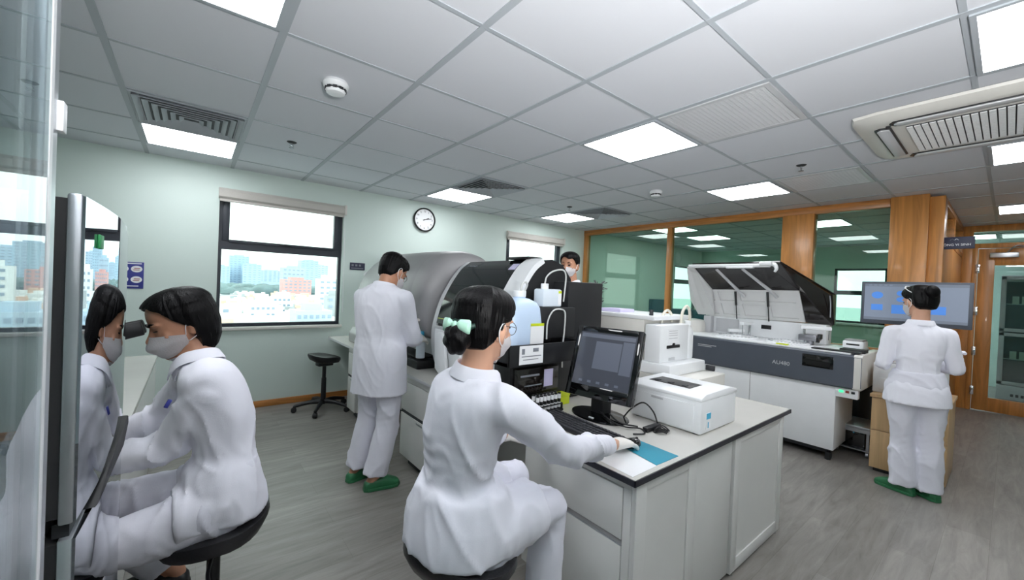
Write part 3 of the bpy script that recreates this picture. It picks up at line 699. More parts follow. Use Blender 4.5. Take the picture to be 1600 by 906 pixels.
def base_cab(y0, y1, label):
    t = thing('base_cabinet', label, 'cabinet', (1.55, (y0+y1)/2, 0), group='base cabinets along the island')
    MB().box(1.352, 1.80, y0, y1, .09, .734).build('carcass', M['lam'], t, smooth=False)
    MB().box(1.40, 1.80, y0+.02, y1-.02, 0, .09).build('plinth', M['kick'], t, smooth=False)
    MB().box(1.332, 1.352, y0, y1, .685, .734, .001).build('face_frame', M['lam'], t)
    d = MB().box(1.330, 1.350, y0+.004, y1-.004, .455, .68, .002).build('drawer', M['lam'], t); MB().box(1.336, 1.352, y0+.004, y1-.004, .428, .455).build('finger_pull', M['kick'], d, smooth=False)
    d2_ = MB().box(1.330, 1.350, y0+.004, y1-.004, .095, .428, .002).build('door', M['lam'], t); MB().box(1.329, 1.331, (y0+y1)/2-.05, (y0+y1)/2+.05, .40, .415).build('label_holder', M['alu'], d2_)
base_cab(2.36, 3.02, 'white base cabinet right of the standing man, half hidden by the woman at the keyboard')
base_cab(4.16, 4.42, 'narrow white base cabinet left of the standing man, beside the empty stool')

# ------------------------------------------------------------------ big grey analyzer (far)
t = thing('dome_analyzer', 'large grey domed bench analyzer in front of the standing man', 'analyzer', (1.8, 3.8, .76))
prof = [(1.62, .98), (1.50, 1.02), (1.44, 1.12), (1.42, 1.26), (1.45, 1.42), (1.52, 1.57), (1.62, 1.68), (1.76, 1.75), (1.95, 1.76), (2.1, 1.70), (2.17, 1.55), (2.18, 1.2), (2.17, .98)]
P3 = catmull([Vector((a, 0, b)) for a, b in prof], 5)
rs = []; cxz = Vector((1.85, 0, 1.2))
for y, s in ((2.93, .80), (2.95, .9), (3.0, .96), (3.1, .99), (3.3, 1.0), (3.8, 1.005), (4.3, 1.0), (4.5, .975), (4.62, .93), (4.7, .86), (4.74, .76)):
    rs.append([Vector((cxz.x+(p.x-cxz.x)*s, y, .98+(p.z-.98)*s)) for p in P3])
MB().rings(rs).build('hood', M['grey'], t)
rs = []                                         # large smooth front cover, standing proud of the hood
for y, s, zlo in ((3.10, .93, 0), (3.14, .97, 0), (3.25, .99, 0), (3.7, 1.0, 0), (4.2, 1.0, 0), (4.42, .985, 0), (4.5, .95, 0)):
    outer, inner = [], []
    for k, p in enumerate(P3[3:42]):
        q = Vector((cxz.x+(p.x-cxz.x)*(1.0+.022*(s > .94))*s/1.0, y, .98+(p.z-.98)*(1.008)*s)); outer.append(q)
        inner.append(Vector((cxz.x+(p.x-cxz.x)*.93, y, .98+(p.z-.98)*.93)))
    rs.append(outer+list(reversed(inner)))
MB().rings(rs).build('front_cover', M['grey'], t)
MB().box(1.42, 2.15, 2.95, 4.7, .761, .83, .01).build('base', M['black'], t)
MB().box(1.66, 2.16, 2.96, 4.68, .83, 1.0, .01).build('lower_body', M['lgrey'], t)
MB().prism([(1.40, .765), (1.40, .86), (1.44, .93), (1.56, .93), (1.62, .765)], 4.28, 4.68, 'y', .015).build('side_pod', M['grey'], t)
MB().box(1.47, 1.62, 3.04, 4.2, .83, .845, .003).build('sample_tray', M['satin'], t)
MB().ell((1.585, 4.66, 1.52), (.05, .03, .04)).ell((1.52, 4.68, 1.3), (.02, .03, .06)).build('status_lamp', M['white'], t)
bt = thing('reagent_bottle', 'small white bottle with a blue cap at the dome analyzer, beside the man\'s hand', 'bottle', (1.40, 3.0, .845))
MB().lathe([(.034, .846), (.036, .85), (.036, .98), (.028, 1.0), (.018, 1.01), (.018, 1.03)], (1.47, 3.0, 0), 24).build('body', M['hdpe'], bt)
MB().lathe([(.024, 1.02), (.025, 1.025), (.025, 1.06), (.022, 1.065)], (1.47, 3.0, 0), 24).build('cap', M['cyan'], bt)

# ------------------------------------------------------------------ black and white hooded analyzer (near)
t = thing('hooded_analyzer', 'black and white curved bench analyzer with a dark window, behind the seated woman\'s head', 'analyzer', (1.9, 2.3, .76))
pf = [(1.56, .762), (1.50, .83), (1.465, .95), (1.455, 1.08), (1.475, 1.2), (1.52, 1.34), (1.59, 1.47), (1.67, 1.58), (1.75, 1.64)]
F = catmull([Vector((a, 0, b)) for a, b in pf], 6)
top = [Vector((1.84, 0, 1.648)), Vector((1.94, 0, 1.615)), Vector((2.02, 0, 1.53)), Vector((2.05, 0, 1.40)), Vector((2.05, 0, .762))]
body = [(p.x+.012, p.z-.004) for p in F]+[(p.x, p.z) for p in top]
MB().prism(body, 1.885, 2.73, 'y').build('body', M['satin'], t)
def skin(y0, y1, z0, z1, off, th, name, m):
    pts = [p for p in F if z0 <= p.z <= z1]; out = []
    for k, p in enumerate(pts):
        q0, q1 = pts[max(k-1, 0)], pts[min(k+1, len(pts)-1)]; tg = (q1-q0).normalized(); n = Vector((-tg.z, 0, tg.x))
        out.append((p+n*off, p+n*(off-th)))
    poly = [(a.x, a.z) for a, b in out]+[(b.x, b.z) for a, b in reversed(out)]
    return MB().prism(poly, y0, y1, 'y').build(name, m, t)
shell = [(p.x, p.z) for p in F]+[(p.x, p.z+.004) for p in top]
MB().prism(shell, 2.73, 2.80, 'y', .006).build('side_frame', M['lgrey'], t)
skin(2.03, 2.73, 1.145, 1.64, .004, .018, 'window', M['gloss'])
skin(1.875, 2.03, 1.13, 1.65, .012, .035, 'white_band', M['white'])
skin(1.885, 2.73, .77, 1.125, .004, .02, 'lower_cover', M['white'])
MB().box(1.452, 1.47, 2.03, 2.75, 1.118, 1.14, .003).build('ledge', M['lgrey'], t)
fl = [(2.64, 1.09), (2.56, 1.11), (2.50, 1.06), (2.46, .86), (2.52, .79), (2.62, .84)]
MB().prism(fl, 1.40, 1.425, 'x', .006).build('flap', M['white'], t)
fl = [(2.42, 1.10), (2.30, 1.06), (2.26, .84), (2.30, .78), (2.40, .82), (2.45, 1.0)]
MB().prism(fl, 1.405, 1.43, 'x', .006).build('flap', M['white'], t)
MB().cyl((1.46, 2.69, .93), (1.45, 2.69, .93), .018).build('lock', M['grey'], t)
MB().box(1.462, 1.468, 2.08, 2.71, 1.196, 1.200, .0005, rot=None).build('indicator_line', M['yellow'], t)
b = MB()
for k in range(5): b.box(1.685, 1.70, 2.66-k*.03, 2.68-k*.03, 1.600, 1.606)
b.box(1.675, 1.69, 2.6, 2.68, 1.585, 1.588).build('nameplate', M['ink'], t, smooth=False)
MB().quadplate([(1.655, 2.12, 1.575), (1.655, 2.05, 1.575), (1.70, 2.05, 1.615), (1.70, 2.12, 1.615)], .004).build('sticker', M['lilac'], t, smooth=False)
MB().box(1.72, 1.85, 1.99, 2.22, 1.647, 1.665, .005).build('top_handle', M['satin'], t)
# near side: shelf, lower bay, tower
MB().box(1.60, 1.90, 1.72, 1.886, 1.16, 1.345, .006).build('upper_shelf', M['satin'], t)
MB().box(1.29, 1.87, 1.625, 1.886, 1.035, 1.06, .003).box(1.29, 1.87, 1.62, 1.632, 1.035, 1.15, .003).box(1.29, 1.30, 1.62, 1.886, 1.035, 1.15).box(1.855, 1.87, 1.62, 1.886, 1.035, 1.15).build('bottle_shelf', M['black'], t)
MB().box(1.365, 1.535, 1.6165, 1.6195, 1.045, 1.145).build('paper_label', M['label'], t, smooth=False)
b = MB()
for q in ((1.38, 1.40, 1.10, 1.13), (1.46, 1.50, 1.11, 1.13), (1.38, 1.52, 1.085, 1.09), (1.39, 1.50, 1.068, 1.072)): b.box(q[0], q[1], 1.6155, 1.6167, q[2], q[3])
b.build('label_print', M['ink'], t, smooth=False)
MB().box(1.40, 1.9, 1.74, 1.886, .762, 1.035, .004).build('lower_bay', M['black'], t)
MB().box(1.42, 1.74, 1.69, 1.739, .86, 1.0, .006).build('clear_drawer', M['smoke'], t)
MB().box(1.62, 1.69, 1.687, 1.69, .885, .985).build('drawer_label', M['lilac'], t, smooth=False)
MB().box(1.44, 1.58, 1.686, 1.69, .955, .965).box(1.47, 1.60, 1.686, 1.69, .90, .905).build('drawer_print', M['ink'], t, smooth=False)
MB().box(1.862, 2.2, 1.75, 2.28, .762, 1.507, .008).build('tower', M['satin'], t)
# jug
t2 = thing('reagent_jug', 'large pale blue plastic jug with a white cap on the black analyzer shelf', 'jug', (1.46, 1.75, 1.06))
rs = []
for z, a, bb in ((1.061, .125, .085), (1.07, .132, .092), (1.25, .134, .094), (1.29, .128, .09), (1.345, .12, .084), (1.375, .10, .07), (1.395, .05, .045), (1.40, .03, .03), (1.41, .03, .03)):
    rs.append([Vector((1.46+a*math.copysign(abs(math.cos(q))**.6, math.cos(q)), 1.752+bb*math.copysign(abs(math.sin(q))**.6, math.sin(q)), z)) for q in [2*math.pi*k/36 for k in range(36)]])
MB().rings(rs).build('body', M['liquid'], t2)
MB().lathe([(.036, 1.405), (.037, 1.41), (.037, 1.437), (.033, 1.44)], (1.46, 1.752, 0), 24).build('cap', M['white'], t2)
MB().box(1.47, 1.57, 1.655, 1.658, 1.09, 1.245).build('label', M['label'], t2, smooth=False)
MB().box(1.47, 1.57, 1.654, 1.6555, 1.245, 1.26).build('label_band', M['yellow'], t2, smooth=False)
MB().tube([(1.47, 1.752, 1.435), (1.475, 1.752, 1.475), (1.50, 1.752, 1.49), (1.52, 1.76, 1.47), (1.52, 1.80, 1.42), (1.52, 1.88, 1.40)], .006, 8).build('tubing', M['tubing'], t2)
t2 = thing('small_reagent_bottle', 'small square white bottle on the upper black step beside the large jug', 'bottle', (1.71, 1.76, 1.346))
MB().box(1.63, 1.79, 1.735, 1.825, 1.346, 1.455, .012).build('body', M['hdpe'], t2)
MB().lathe([(.022, 1.45), (.024, 1.455), (.024, 1.485), (.02, 1.488)], (1.68, 1.78, 0), 20).build('cap', M['white'], t2)
MB().box(1.755, 1.78, 1.7325, 1.735, 1.36, 1.43).build('label', M['label'], t2, smooth=False)
MB().box(1.755, 1.78, 1.7315, 1.7335, 1.43, 1.445).build('label_band', M['yellow'], t2, smooth=False)
MB().tube([(1.68, 1.78, 1.486), (1.685, 1.77, 1.53), (1.72, 1.75, 1.565), (1.78, 1.73, 1.575), (1.815, 1.735, 1.54), (1.815, 1.74, 1.45), (1.81, 1.742, 1.38)], .005, 8).build('tubing', M['tubing'], t2)
t2 = thing('drain_tube', 'thin clear tube looping over the black analyzer\'s shelf', 'tube', (1.8, 1.7, .95))
MB().tube([(1.637, 1.70, 1.16), (1.64, 1.70, 1.26), (1.68, 1.70, 1.325), (1.75, 1.705, 1.335), (1.795, 1.71, 1.31), (1.80, 1.715, 1.2), (1.795, 1.72, 1.1), (1.815, 1.735, .97)], .005, 8).build('tubing', M['tubing'], t2)
t2 = thing('vial_rack', 'black rack of black and white striped vials beside the keyboard', 'rack', (1.59, 1.63, .76))
MB().box(1.48, 1.685, 1.585, 1.66, .761, .775, .003).box(1.482, 1.683, 1.59, 1.655, .80, .806).box(1.482, 1.49, 1.59, 1.655, .77, .806).box(1.675, 1.683, 1.59, 1.655, .77, .806).build('frame', M['black'], t2)
for k in range(7):
    for r in range(2):
        x = 1.498+k*.028; y = 1.605+r*.034
        v = MB().cyl((x, y, .775), (x, y, .865), .0095, None, 12).build('vial', M['black'], t2)
        MB().cyl((x, y, .782), (x, y, .812), .0102, None, 12).cyl((x, y, .832), (x, y, .858), .0102, None, 12).build('vial_band', M['label'], v)
t2 = thing('sample_box', 'small lime yellow box on the worktop behind the vial rack', 'box', (1.76, 1.68, .76))
MB().box(1.70, 1.82, 1.665, 1.735, .761, .81, .004).build('body', M['yellow'], t2)
MB().box(1.698, 1.822, 1.663, 1.737, .81, .822, .003).build('lid', M['yellow'], t2)

# ------------------------------------------------------------------ monitor, keyboard, mouse, pad, cable
t = thing('touch_monitor', 'black tilted touch screen monitor on a round foot beside the keyboard', 'monitor', (1.78, 1.42, .76))
mm = Matrix.Translation((1.715, 1.375, .872)) @ Matrix.Rotation(-math.pi/2+.2, 4, 'Z') @ Matrix.Rotation(-.33, 4, 'X') @ Matrix.Diagonal((1.07, 1.2, 1.24, 1))   # local: x right, -y towards viewer, z up
MB().box(-.184, .184, 0, .03, 0, .321, .006).box(-.17, .17, .03, .055, .02, .30, .01).xf(mm).build('housing', M['gloss'], t)
MB().box(-.184, -.158, -.006, .0, 0, .321, .002).box(.158, .184, -.006, .0, 0, .321, .002).box(-.158, .158, -.006, 0, 0, .052, .002).box(-.158, .158, -.006, 0, .295, .321, .002).xf(mm).build('bezel', M['gloss'], t)
scr = MB().box(-.158, .158, -.003, .001, .052, .295).xf(mm).build('screen', M['screenoff'], t, smooth=False)
b = MB().box(-.15, .15, -.0036, -.003, .27, .288).box(.09, .15, -.0036, -.003, .12, .265).box(-.06, .085, -.0036, -.003, .13, .255)
for k in range(5): b.box(-.12+k*.05, -.10+k*.05, -.0036, -.003, .065, .075)
M['scr2'] = mat('screen_grey', (70, 74, 84), .15, emit=(80, 85, 96), estr=.5)
b.xf(mm).build('screen_window', M['scr2'], scr, smooth=False)
MB().prism([(1.76, .775), (1.84, .775), (1.85, .95), (1.83, 1.05), (1.79, 1.05), (1.76, .93)], 1.37, 1.45, 'y', .006).build('neck', M['black'], t)
MB().lathe([(.125, 0), (.13, .003), (.128, .010), (.09, .018), (.04, .024)], (0, 0, 0), 40).xf(Matrix.Translation((1.79, 1.41, .761)) @ Matrix.Diagonal((.95, 1.35, 1, 1))).build('foot', M['gloss'], t)
MB().box(1.685, 1.695, 1.37, 1.40, .7745, .779).build('sticker', M['label'], t, smooth=False)
t = thing('keyboard', 'black computer keyboard on the island worktop under the woman\'s arm', 'keyboard', (1.53, 1.37, .76))
kp = Matrix.Translation((1.525, 1.325, .7615)) @ Matrix.Rotation(R(-3), 4, 'Z')
MB().prism([(-.075, 0), (.08, 0), (.08, .022), (.07, .024), (-.075, .012)], -.24, .24, 'y', .003).xf(kp).build('tray', M['satin'], t)
b = MB()
for r in range(6):
    for k in range(22):
        if r == 0 and 5 < k < 13: continue
        x = -.06+r*.022+(.006 if r == 5 else 0); y = -.222+k*.0212; z = .013+.0107*(x+.075)/.155
        b.box(x-.0085, x+.0085, y-.0088, y+.0088, z, z+.009, .0015, 1)
b.box(-.0685, -.0515, -.10, .05, .013, .022, .0015, 1)
M['keyc'] = mat('keycap_black', (44, 45, 50), .5, var=.05)
b.xf(kp).build('key_field', M['keyc'], t)['kind'] = 'stuff'
t = thing('mouse', 'black computer mouse under the gloved hand', 'mouse', (1.61, 1.055, .76))
rs = []
for z, s in ((.7625, .9), (.766, 1), (.775, .98), (.786, .85), (.793, .6), (.796, .2)):
    rs.append([Vector((1.575+.054*s*math.cos(a), 1.05+.031*s*math.sin(a), z)) for a in [2*math.pi*k/28 for k in range(28)]])
MB().rings(rs).build('shell', M['gloss'], t)
MB().cyl((1.61, 1.046, .7885), (1.61, 1.054, .7885), .007, None, 14).build('wheel', M['rubber'], t)
t = tag(MB().prism([(1.49, .875), (1.655, .872), (1.665, 1.09), (1.54, 1.09)], .7602, .7628, 'z', .0008).build('mouse_pad', M['teal']), 'teal mouse pad at the corner of the island worktop', 'mouse pad')
t = tag(MB().prism([(1.32, .87), (1.487, .872), (1.535, 1.12), (1.335, 1.12)], .7602, .7612, 'z').build('paper_sheet', M['label'], smooth=False), 'white paper sheet on the island corner beside the teal mouse pad', 'paper')
t = thing('monitor_cable', 'black cable bundle with an adapter block beside the printer', 'cable', (1.83, 1.13, .76))
MB().tube([(1.75, 1.37, .80), (1.72, 1.27, .782), (1.74, 1.2, .772), (1.79, 1.15, .77), (1.75, 1.10, .768), (1.70, 1.13, .766)], .004, 8).tube([(1.77, 1.33, .80), (1.76, 1.25, .775), (1.80, 1.17, .772)], .004, 8).tube([(1.86, 1.30, .775), (1.87, 1.26, .83), (1.885, 1.2, .875), (1.90, 1.15, .84), (1.90, 1.12, .785)], .004, 8).build('cord', M['rubber'], t)
MB().box(1.785, 1.91, 1.105, 1.135, .7615, .785, .004).build('adapter_block', M['black'], t)
b = MB()
for k in range(3):
    b.tube([(1.85+.012*k+.03*math.cos(a), 1.075+.03*math.sin(a), .768+.004*k+.006*math.sin(a*2)) for a in [2*math.pi*q/12 for q in range(13)]], .0035, 6)
b.build('cord_loop', M['rubber'], t)
# ------------------------------------------------------------------ laser printer
t = thing('laser_printer', 'compact white laser printer with a dark output slot on the island', 'printer', (2.18, 1.14, .76))
MB().box(1.975, 2.375, .935, 1.335, .765, .93, .008).build('body', M['white'], t)
MB().prism([(1.972, .928), (2.378, .928), (2.378, .95), (2.30, .966), (2.02, .962), (1.972, .945)], .932, 1.338, 'y', .005).build('top_cover', M['white'], t)
MB().box(2.06, 2.20, 1.04, 1.28, .955, .9655, .002).build('output_slot', M['black'], t)
b = MB()
for y in (1.08, 1.16, 1.24): b.box(2.07, 2.10, y-.012, y+.012, .965, .970, .001)
b.build('paper_guide', M['kick'], t)
MB().box(1.968, 1.976, .97, 1.30, .775, .91, .003).build('front_door', M['white'], t)
MB().box(1.9655, 1.969, 1.135, 1.205, .893, .905, .001).build('nameplate', M['lgrey'], t)
MB().box(2.03, 2.075, .932, .9352, .785, .865).build('sticker', M['label'], t, smooth=False)
MB().box(2.03, 2.075, .9312, .9322, .835, .865).box(2.045, 2.055, .9312, .9322, .79, .82).build('sticker_print', M['cyan'], t, smooth=False)
for x in (2.0, 2.35):
    for y in (.97, 1.3): MB().cyl((x, y, .76), (x, y, .766), .015).build('foot', M['kick'], t)
# ------------------------------------------------------------------ white bench instrument behind printer
t = thing('bench_instrument', 'stepped white bench instrument behind the printer, with tubing loops', 'instrument', (2.6, 1.7, .76))
MB().box(2.42, 2.93, 1.23, 2.15, .762, .915, .008).build('base', M['offwhite'], t)
MB().box(2.42, 2.90, 1.36, 2.15, .915, .99, .008).build('deck', M['white'], t)
MB().box(2.43, 2.80, 1.44, 1.56, .99, 1.245, .01).build('front_unit', M['white'], t)
MB().box(2.45, 2.94, 1.58, 2.17, .99, 1.27, .008).build('cabinet', M['offwhite'], t)
MB().box(2.44, 2.95, 1.50, 2.18, 1.27, 1.30, .006).build('top_cover', M['white'], t)
MB().box(2.52, 2.66, 1.437, 1.441, 1.11, 1.22).build('label', M['label'], t, smooth=False)
b = MB()
for z in (1.20, 1.185, 1.17, 1.15): b.box(2.53, 2.64, 1.436, 1.438, z, z+.005)
b.build('label_print', M['lgrey'], t, smooth=False)
MB().box(2.51, 2.67, 1.432, 1.442, 1.085, 1.105, .002).box(2.58, 2.60, 1.43, 1.442, 1.10, 1.12).build('slot', M['black'], t)
MB().box(2.54, 2.62, 1.438, 1.442, 1.0, 1.02, .002).build('badge', M['lgrey'], t)
MB().lathe([(.01, 1.30), (.014, 1.301), (.012, 1.34)], (2.5, 1.56, 0), 12).build('port', M['kick'], t)
MB().tube([(2.62, 1.55, 1.245), (2.64, 1.55, 1.31), (2.69, 1.55, 1.335), (2.74, 1.55, 1.31), (2.755, 1.55, 1.25)], .010, 10).build('hose_loop', M['cream'], t)
MB().tube([(2.79, 1.50, 1.24), (2.795, 1.49, 1.33), (2.84, 1.485, 1.37), (2.885, 1.485, 1.33), (2.915, 1.50, 1.24), (2.918, 1.52, 1.10), (2.918, 1.57, 1.05)], .010, 10).build('hose_loop', M['cream'], t)
MB().box(2.905, 2.93, 1.30, 1.36, .918, .955, .004).build('valve', M['kick'], t)
t = thing('wash_bottle', 'tall white plastic bottle standing on the white instrument beside its hose loop', 'bottle', (2.85, 1.478, .99))
rs = []
for z, s in ((.991, .9), (1.0, 1), (1.16, 1), (1.20, .85), (1.225, .45), (1.235, .4)):
    rs.append([Vector((2.85+.046*s*math.copysign(abs(math.cos(q))**.6, math.cos(q)), 1.478+.034*s*math.copysign(abs(math.sin(q))**.6, math.sin(q)), z)) for q in [2*math.pi*k/28 for k in range(28)]])
MB().rings(rs).build('body', M['white'], t)
MB().lathe([(.022, 1.23), (.023, 1.235), (.023, 1.262), (.02, 1.265)], (2.85, 1.478, 0), 20).build('cap', M['white'], t)
tag(MB().box(2.50, 2.68, 1.82, 2.02, 1.3005, 1.325, .003).build('card_box', M['lilac']), 'flat lilac box lying on top of the white instrument', 'box')
# plant behind
t = thing('potted_plant', 'dark leafy pot plant on the instrument beside the black tower', 'plant', (2.56, 2.08, 1.3))
MB().lathe([(.03, 1.301), (.036, 1.305), (.045, 1.36), (.04, 1.362)], (2.57, 2.1, 0), 20).build('pot', M['dgrey'], t)
M['leaf'] = mat('dark_leaf', (70, 78, 76), .5, var=.3)
b = MB(); random.seed(3)
for k in range(60):
    a = random.uniform(0, 6.28); rr_ = random.uniform(.0, .05); z = random.uniform(1.36, 1.53)
    p = Vector((2.57+rr_*math.cos(a), 2.1+rr_*math.sin(a), z)); dirv = Vector((math.cos(a), math.sin(a), random.uniform(-.2, .9))).normalized()
    side = dirv.orthogonal().normalized()*.008; q = p+dirv*.035
    b.quadplate([p-side*.3, (p+q)/2-side, q, (p+q)/2+side], .0008)
b.build('foliage', M['leaf'], t, smooth=False)
MB().tube([(2.57, 2.1, 1.35), (2.575, 2.1, 1.45), (2.57, 2.105, 1.53)], .003, 6).build('stem', M['leaf'], t)

# ================================================================== CHEMISTRY ANALYZER ON THE RIGHT
sx0, sx1, sy0, sy1 = 4.5, 5.25, .78, 2.75
t = thing('chemistry_analyzer', 'long white and slate floor standing analyzer with its lid raised, at the right', 'analyzer', (4.9, 1.75, 0))
MB().box(4.545, 5.2, .955, 2.70, .10, .69, .006).build('base_cabinet', M['white'], t)
MB().box(4.60, 5.18, 1.0, 2.66, .055, .10).build('plinth', M['kick'], t, smooth=False)
MB().box(4.541, 4.546, 1.66, 1.664, .11, .68).build('panel_gap', M['grey'], t, smooth=False)
for x in (4.62, 5.15):
    for y in (1.0, 2.6):
        MB().cyl((x, y-.02, .03), (x, y+.02, .03), .03, None, 18, .004).cyl((x-.03, y, 0.0), (x-.03, y, .07), .022).build('caster', M['rubber'], t)
MB().prism([(4.50, .70), (4.515, .685), (5.2, .685), (5.25, .72), (5.25, .985), (4.515, .985), (4.50, .97)], .835, 2.75, 'y').build('fascia', M['dgrey'], t, smooth=False)
MB().prism([(4.497, .70), (4.512, .682), (5.2, .682), (5.25, .72), (5.25, .992), (4.515, .992), (4.497, .972)], .775, .838, 'y', .01).build('end_cap', M['offwhite'], t)
MB().box(4.498, 4.503, .778, .838, .705, .97).build('fascia_corner', M['dgrey'], t, smooth=False)
MB().box(4.494, 4.502, .972, 1.207, .835, .948, .003).build('loading_window', M['gloss'], t)
MB().box(4.53, 4.60, .80, .96, .60, .69, .006).build('switch_panel', M['white'], t)
MB().box(4.526, 4.531, .90, .93, .645, .665).build('led', M['ledgreen'], t, smooth=False)
MB().box(4.526, 4.531, .86, .885, .645, .665).build('led', M['red'], t, smooth=False)
MB().box(4.526, 4.531, .82, .845, .645, .665).build('led', M['kick'], t, smooth=False)
link('lettering', textmesh('AU480', .052, face_matrix((4.4985, 1.38, .826), (0, -1, 0), (0, 0, 1))), M['lgrey'], t, smooth=False)
b = MB().box(4.497, 4.5, 2.0, 2.2, .895, .902).box(4.497, 4.5, 2.05, 2.2, .88, .886)
b.build('maker_marks', M['lgrey'], t, smooth=False)
dk = MB().box(4.515, 5.24, .86, 2.73, .985, 1.0, .004).build('deck', M['white'], t)
MB().box(4.525, 4.62, .80, 1.15, 1.0, 1.012, .003).build('rack_feeder', M['black'], t)
MB().box(4.66, 4.80, .79, .97, .992, 1.02, .004).build('rack_feeder', M['satin'], t)
MB().box(5.06, 5.24, 1.16, 2.38, 1.0, 1.20, .01).build('rear_housing', M['white'], t)
MB().box(5.052, 5.062, 1.66, 1.76, 1.10, 1.145, .003).build('rear_window', M['black'], t)
MB().box(5.05, 5.062, 2.0, 2.26, 1.02, 1.18, .004).build('rear_panel', M['lgrey'], t)
MB().box(4.98, 5.06, 2.29, 2.38, 1.0, 1.2, .006).build('side_housing', M['lgrey'], t)
rs = [[Vector((4.95+.13*math.cos(a)*s, 2.5+.15*math.sin(a)*s, z)) for a in [2*math.pi*k/30 for k in range(30)]] for z, s in ((1.0, 1), (1.08, 1), (1.12, .96), (1.14, .85), (1.15, .5))]
MB().rings(rs).build('reagent_cover', M['offwhite'], t)
for x, y, r in ((4.78, 1.42, .19), (4.78, 1.9, .21)):
    MB().lathe([(r, 1.0), (r, 1.012), (r-.01, 1.018), (.04, 1.018), (.04, 1.03)], (x, y, 0), 40).build('turntable', M['white'], t)
    b = MB()
    for k in range(30):
        a = 2*math.pi*k/30; b.cyl((x+(r-.03)*math.cos(a), y+(r-.03)*math.sin(a), 1.016), (x+(r-.03)*math.cos(a), y+(r-.03)*math.sin(a), 1.022), .009, None, 10)
    b.build('cuvette_ring', M['alu'], t)
def arm(x, y, h, ang, L, m='white'):
    o = MB().cyl((x, y, 1.0), (x, y, h), .012).build('probe_post', M['chrome'], t)
    c, s = math.cos(ang), math.sin(ang)
    MB().box(-.03, L, -.025, .025, h-.005, h+.03, .006, rot=Matrix.Translation((x, y, 0)) @ Matrix.Rotation(ang, 4, 'Z')).build('probe_arm', M[m], o)
    MB().cyl((x+c*(L-.02), y+s*(L-.02), h-.1), (x+c*(L-.02), y+s*(L-.02), h), .004).build('probe', M['chrome'], o)
arm(4.95, 1.84, 1.14, 2.9, .14); arm(4.86, 1.30, 1.16, -1.2, .22); arm(4.86, 2.0, 1.05, -.8, .14)
MB().box(4.83, 5.02, 1.19, 1.34, 1.04, 1.10, .005).cyl((4.88, 1.25, 1.0), (4.88, 1.25, 1.05), .03).cyl((4.97, 1.28, 1.0), (4.97, 1.28, 1.05), .025).build('mixer', M['steel'], t)
MB().box(4.90, 4.97, 1.17, 1.20, 1.06, 1.11, .004).box(4.85, 4.88, 1.17, 1.2, 1.03, 1.08, .003).build('mixer_motor', M['black'], t)
MB().box(4.53, 4.57, 1.34, 1.44, 1.002, 1.012).build('caution_label', M['yellow'], t, smooth=False)
MB().box(4.57, 4.60, 1.32, 1.42, 1.002, 1.012).build('tag', M['label'], t, smooth=False)
# lid: ribbed inner liner, smoked hood, side wings, front bar, gas struts
lid = MB()
A, B_, C_, D_ = Vector((5.13, 2.36, 1.205)), Vector((5.13, 1.36, 1.215)), Vector((5.02, 1.40, 1.55)), Vector((5.02, 2.42, 1.53))
def lp(u, v, o=0):
    p = (A*(1-u)+B_*u)*(1-v)+(D_*(1-u)+C_*u)*v; n = (B_-A).cross(D_-A).normalized(); return p+n*o if n.x < 0 else p-n*o
def lbar(b, u0, u1, v0, v1, o0, o1):
    b.rings([[lp(u0, v0, o), lp(u1, v0, o), lp(u1, v1, o), lp(u0, v1, o)] for o in (o0, o1)])
lbar(lid, 0, 1, 0, 1, -.02, .0)
for v0, v1 in ((0, .09), (.5, .6), (.93, 1)): lbar(lid, 0, 1, v0, v1, 0, .022)
for u0, u1 in ((0, .05), (.12, .17), (.36, .41), (.66, .70), (.95, 1)): lbar(lid, u0, u1, .0, 1, 0, .02)
lid_o = lid.build('lid_liner', M['liner'], t, smooth=False)
FL, FR = Vector((4.72, 2.45, 1.79)), Vector((4.72, 1.60, 1.795))
top_r = Vector((4.72, 1.50, 1.83)); RB, RR = Vector((5.10, 1.15, 1.515)), Vector((5.18, 1.14, 1.2))
MB().quadplate([FL, FR, C_, D_], .012).build('smoked_window', M['smoke'], lid_o, smooth=False)
MB().quadplate([FL+Vector((0, 0, -.01)), D_, A, Vector((5.12, 2.42, 1.20))], .02).quadplate([FL+Vector((0, .03, 0)), FL+Vector((0, -.06, -.02)), D_+Vector((-.02, -.12, 0)), A+Vector((-.03, -.06, .02)), Vector((5.1, 2.5, 1.22)), Vector((5.0, 2.56, 1.4))], .02).build('lid_wing', M['liner'], lid_o, smooth=False)
MB().quadplate([FR, top_r, RB, RR, B_, C_], .012).build('smoked_side', M['smoke'], lid_o, smooth=False)
MB().quadplate([top_r, FL+Vector((0.05, 0, .035)), Vector((5.22, 2.45, 1.5)), Vector((5.24, 1.15, 1.515))], .012).build('smoked_top', M['smoke'], lid_o, smooth=False)
MB().quadplate([RB, Vector((5.24, 1.15, 1.515)), Vector((5.27, 1.15, 1.2)), RR], .012).build('smoked_end', M['smoke'], lid_o, smooth=False)
MB().box(4.69, 4.73, 1.58, 2.46, 1.775, 1.815, .008).box(4.685, 4.735, 1.74, 2.02, 1.765, 1.785, .005).box(4.67, 4.75, 1.56, 1.68, 1.79, 1.835, .012).build('lid_edge', M['white'], lid_o)
MB().tube([(4.72, 1.60, 1.81), (4.715, 1.545, 1.80), (4.71, 1.525, 1.76), (4.71, 1.54, 1.725)], [.022, .022, .018, .012], 10).build('lid_handle', M['white'], lid_o)
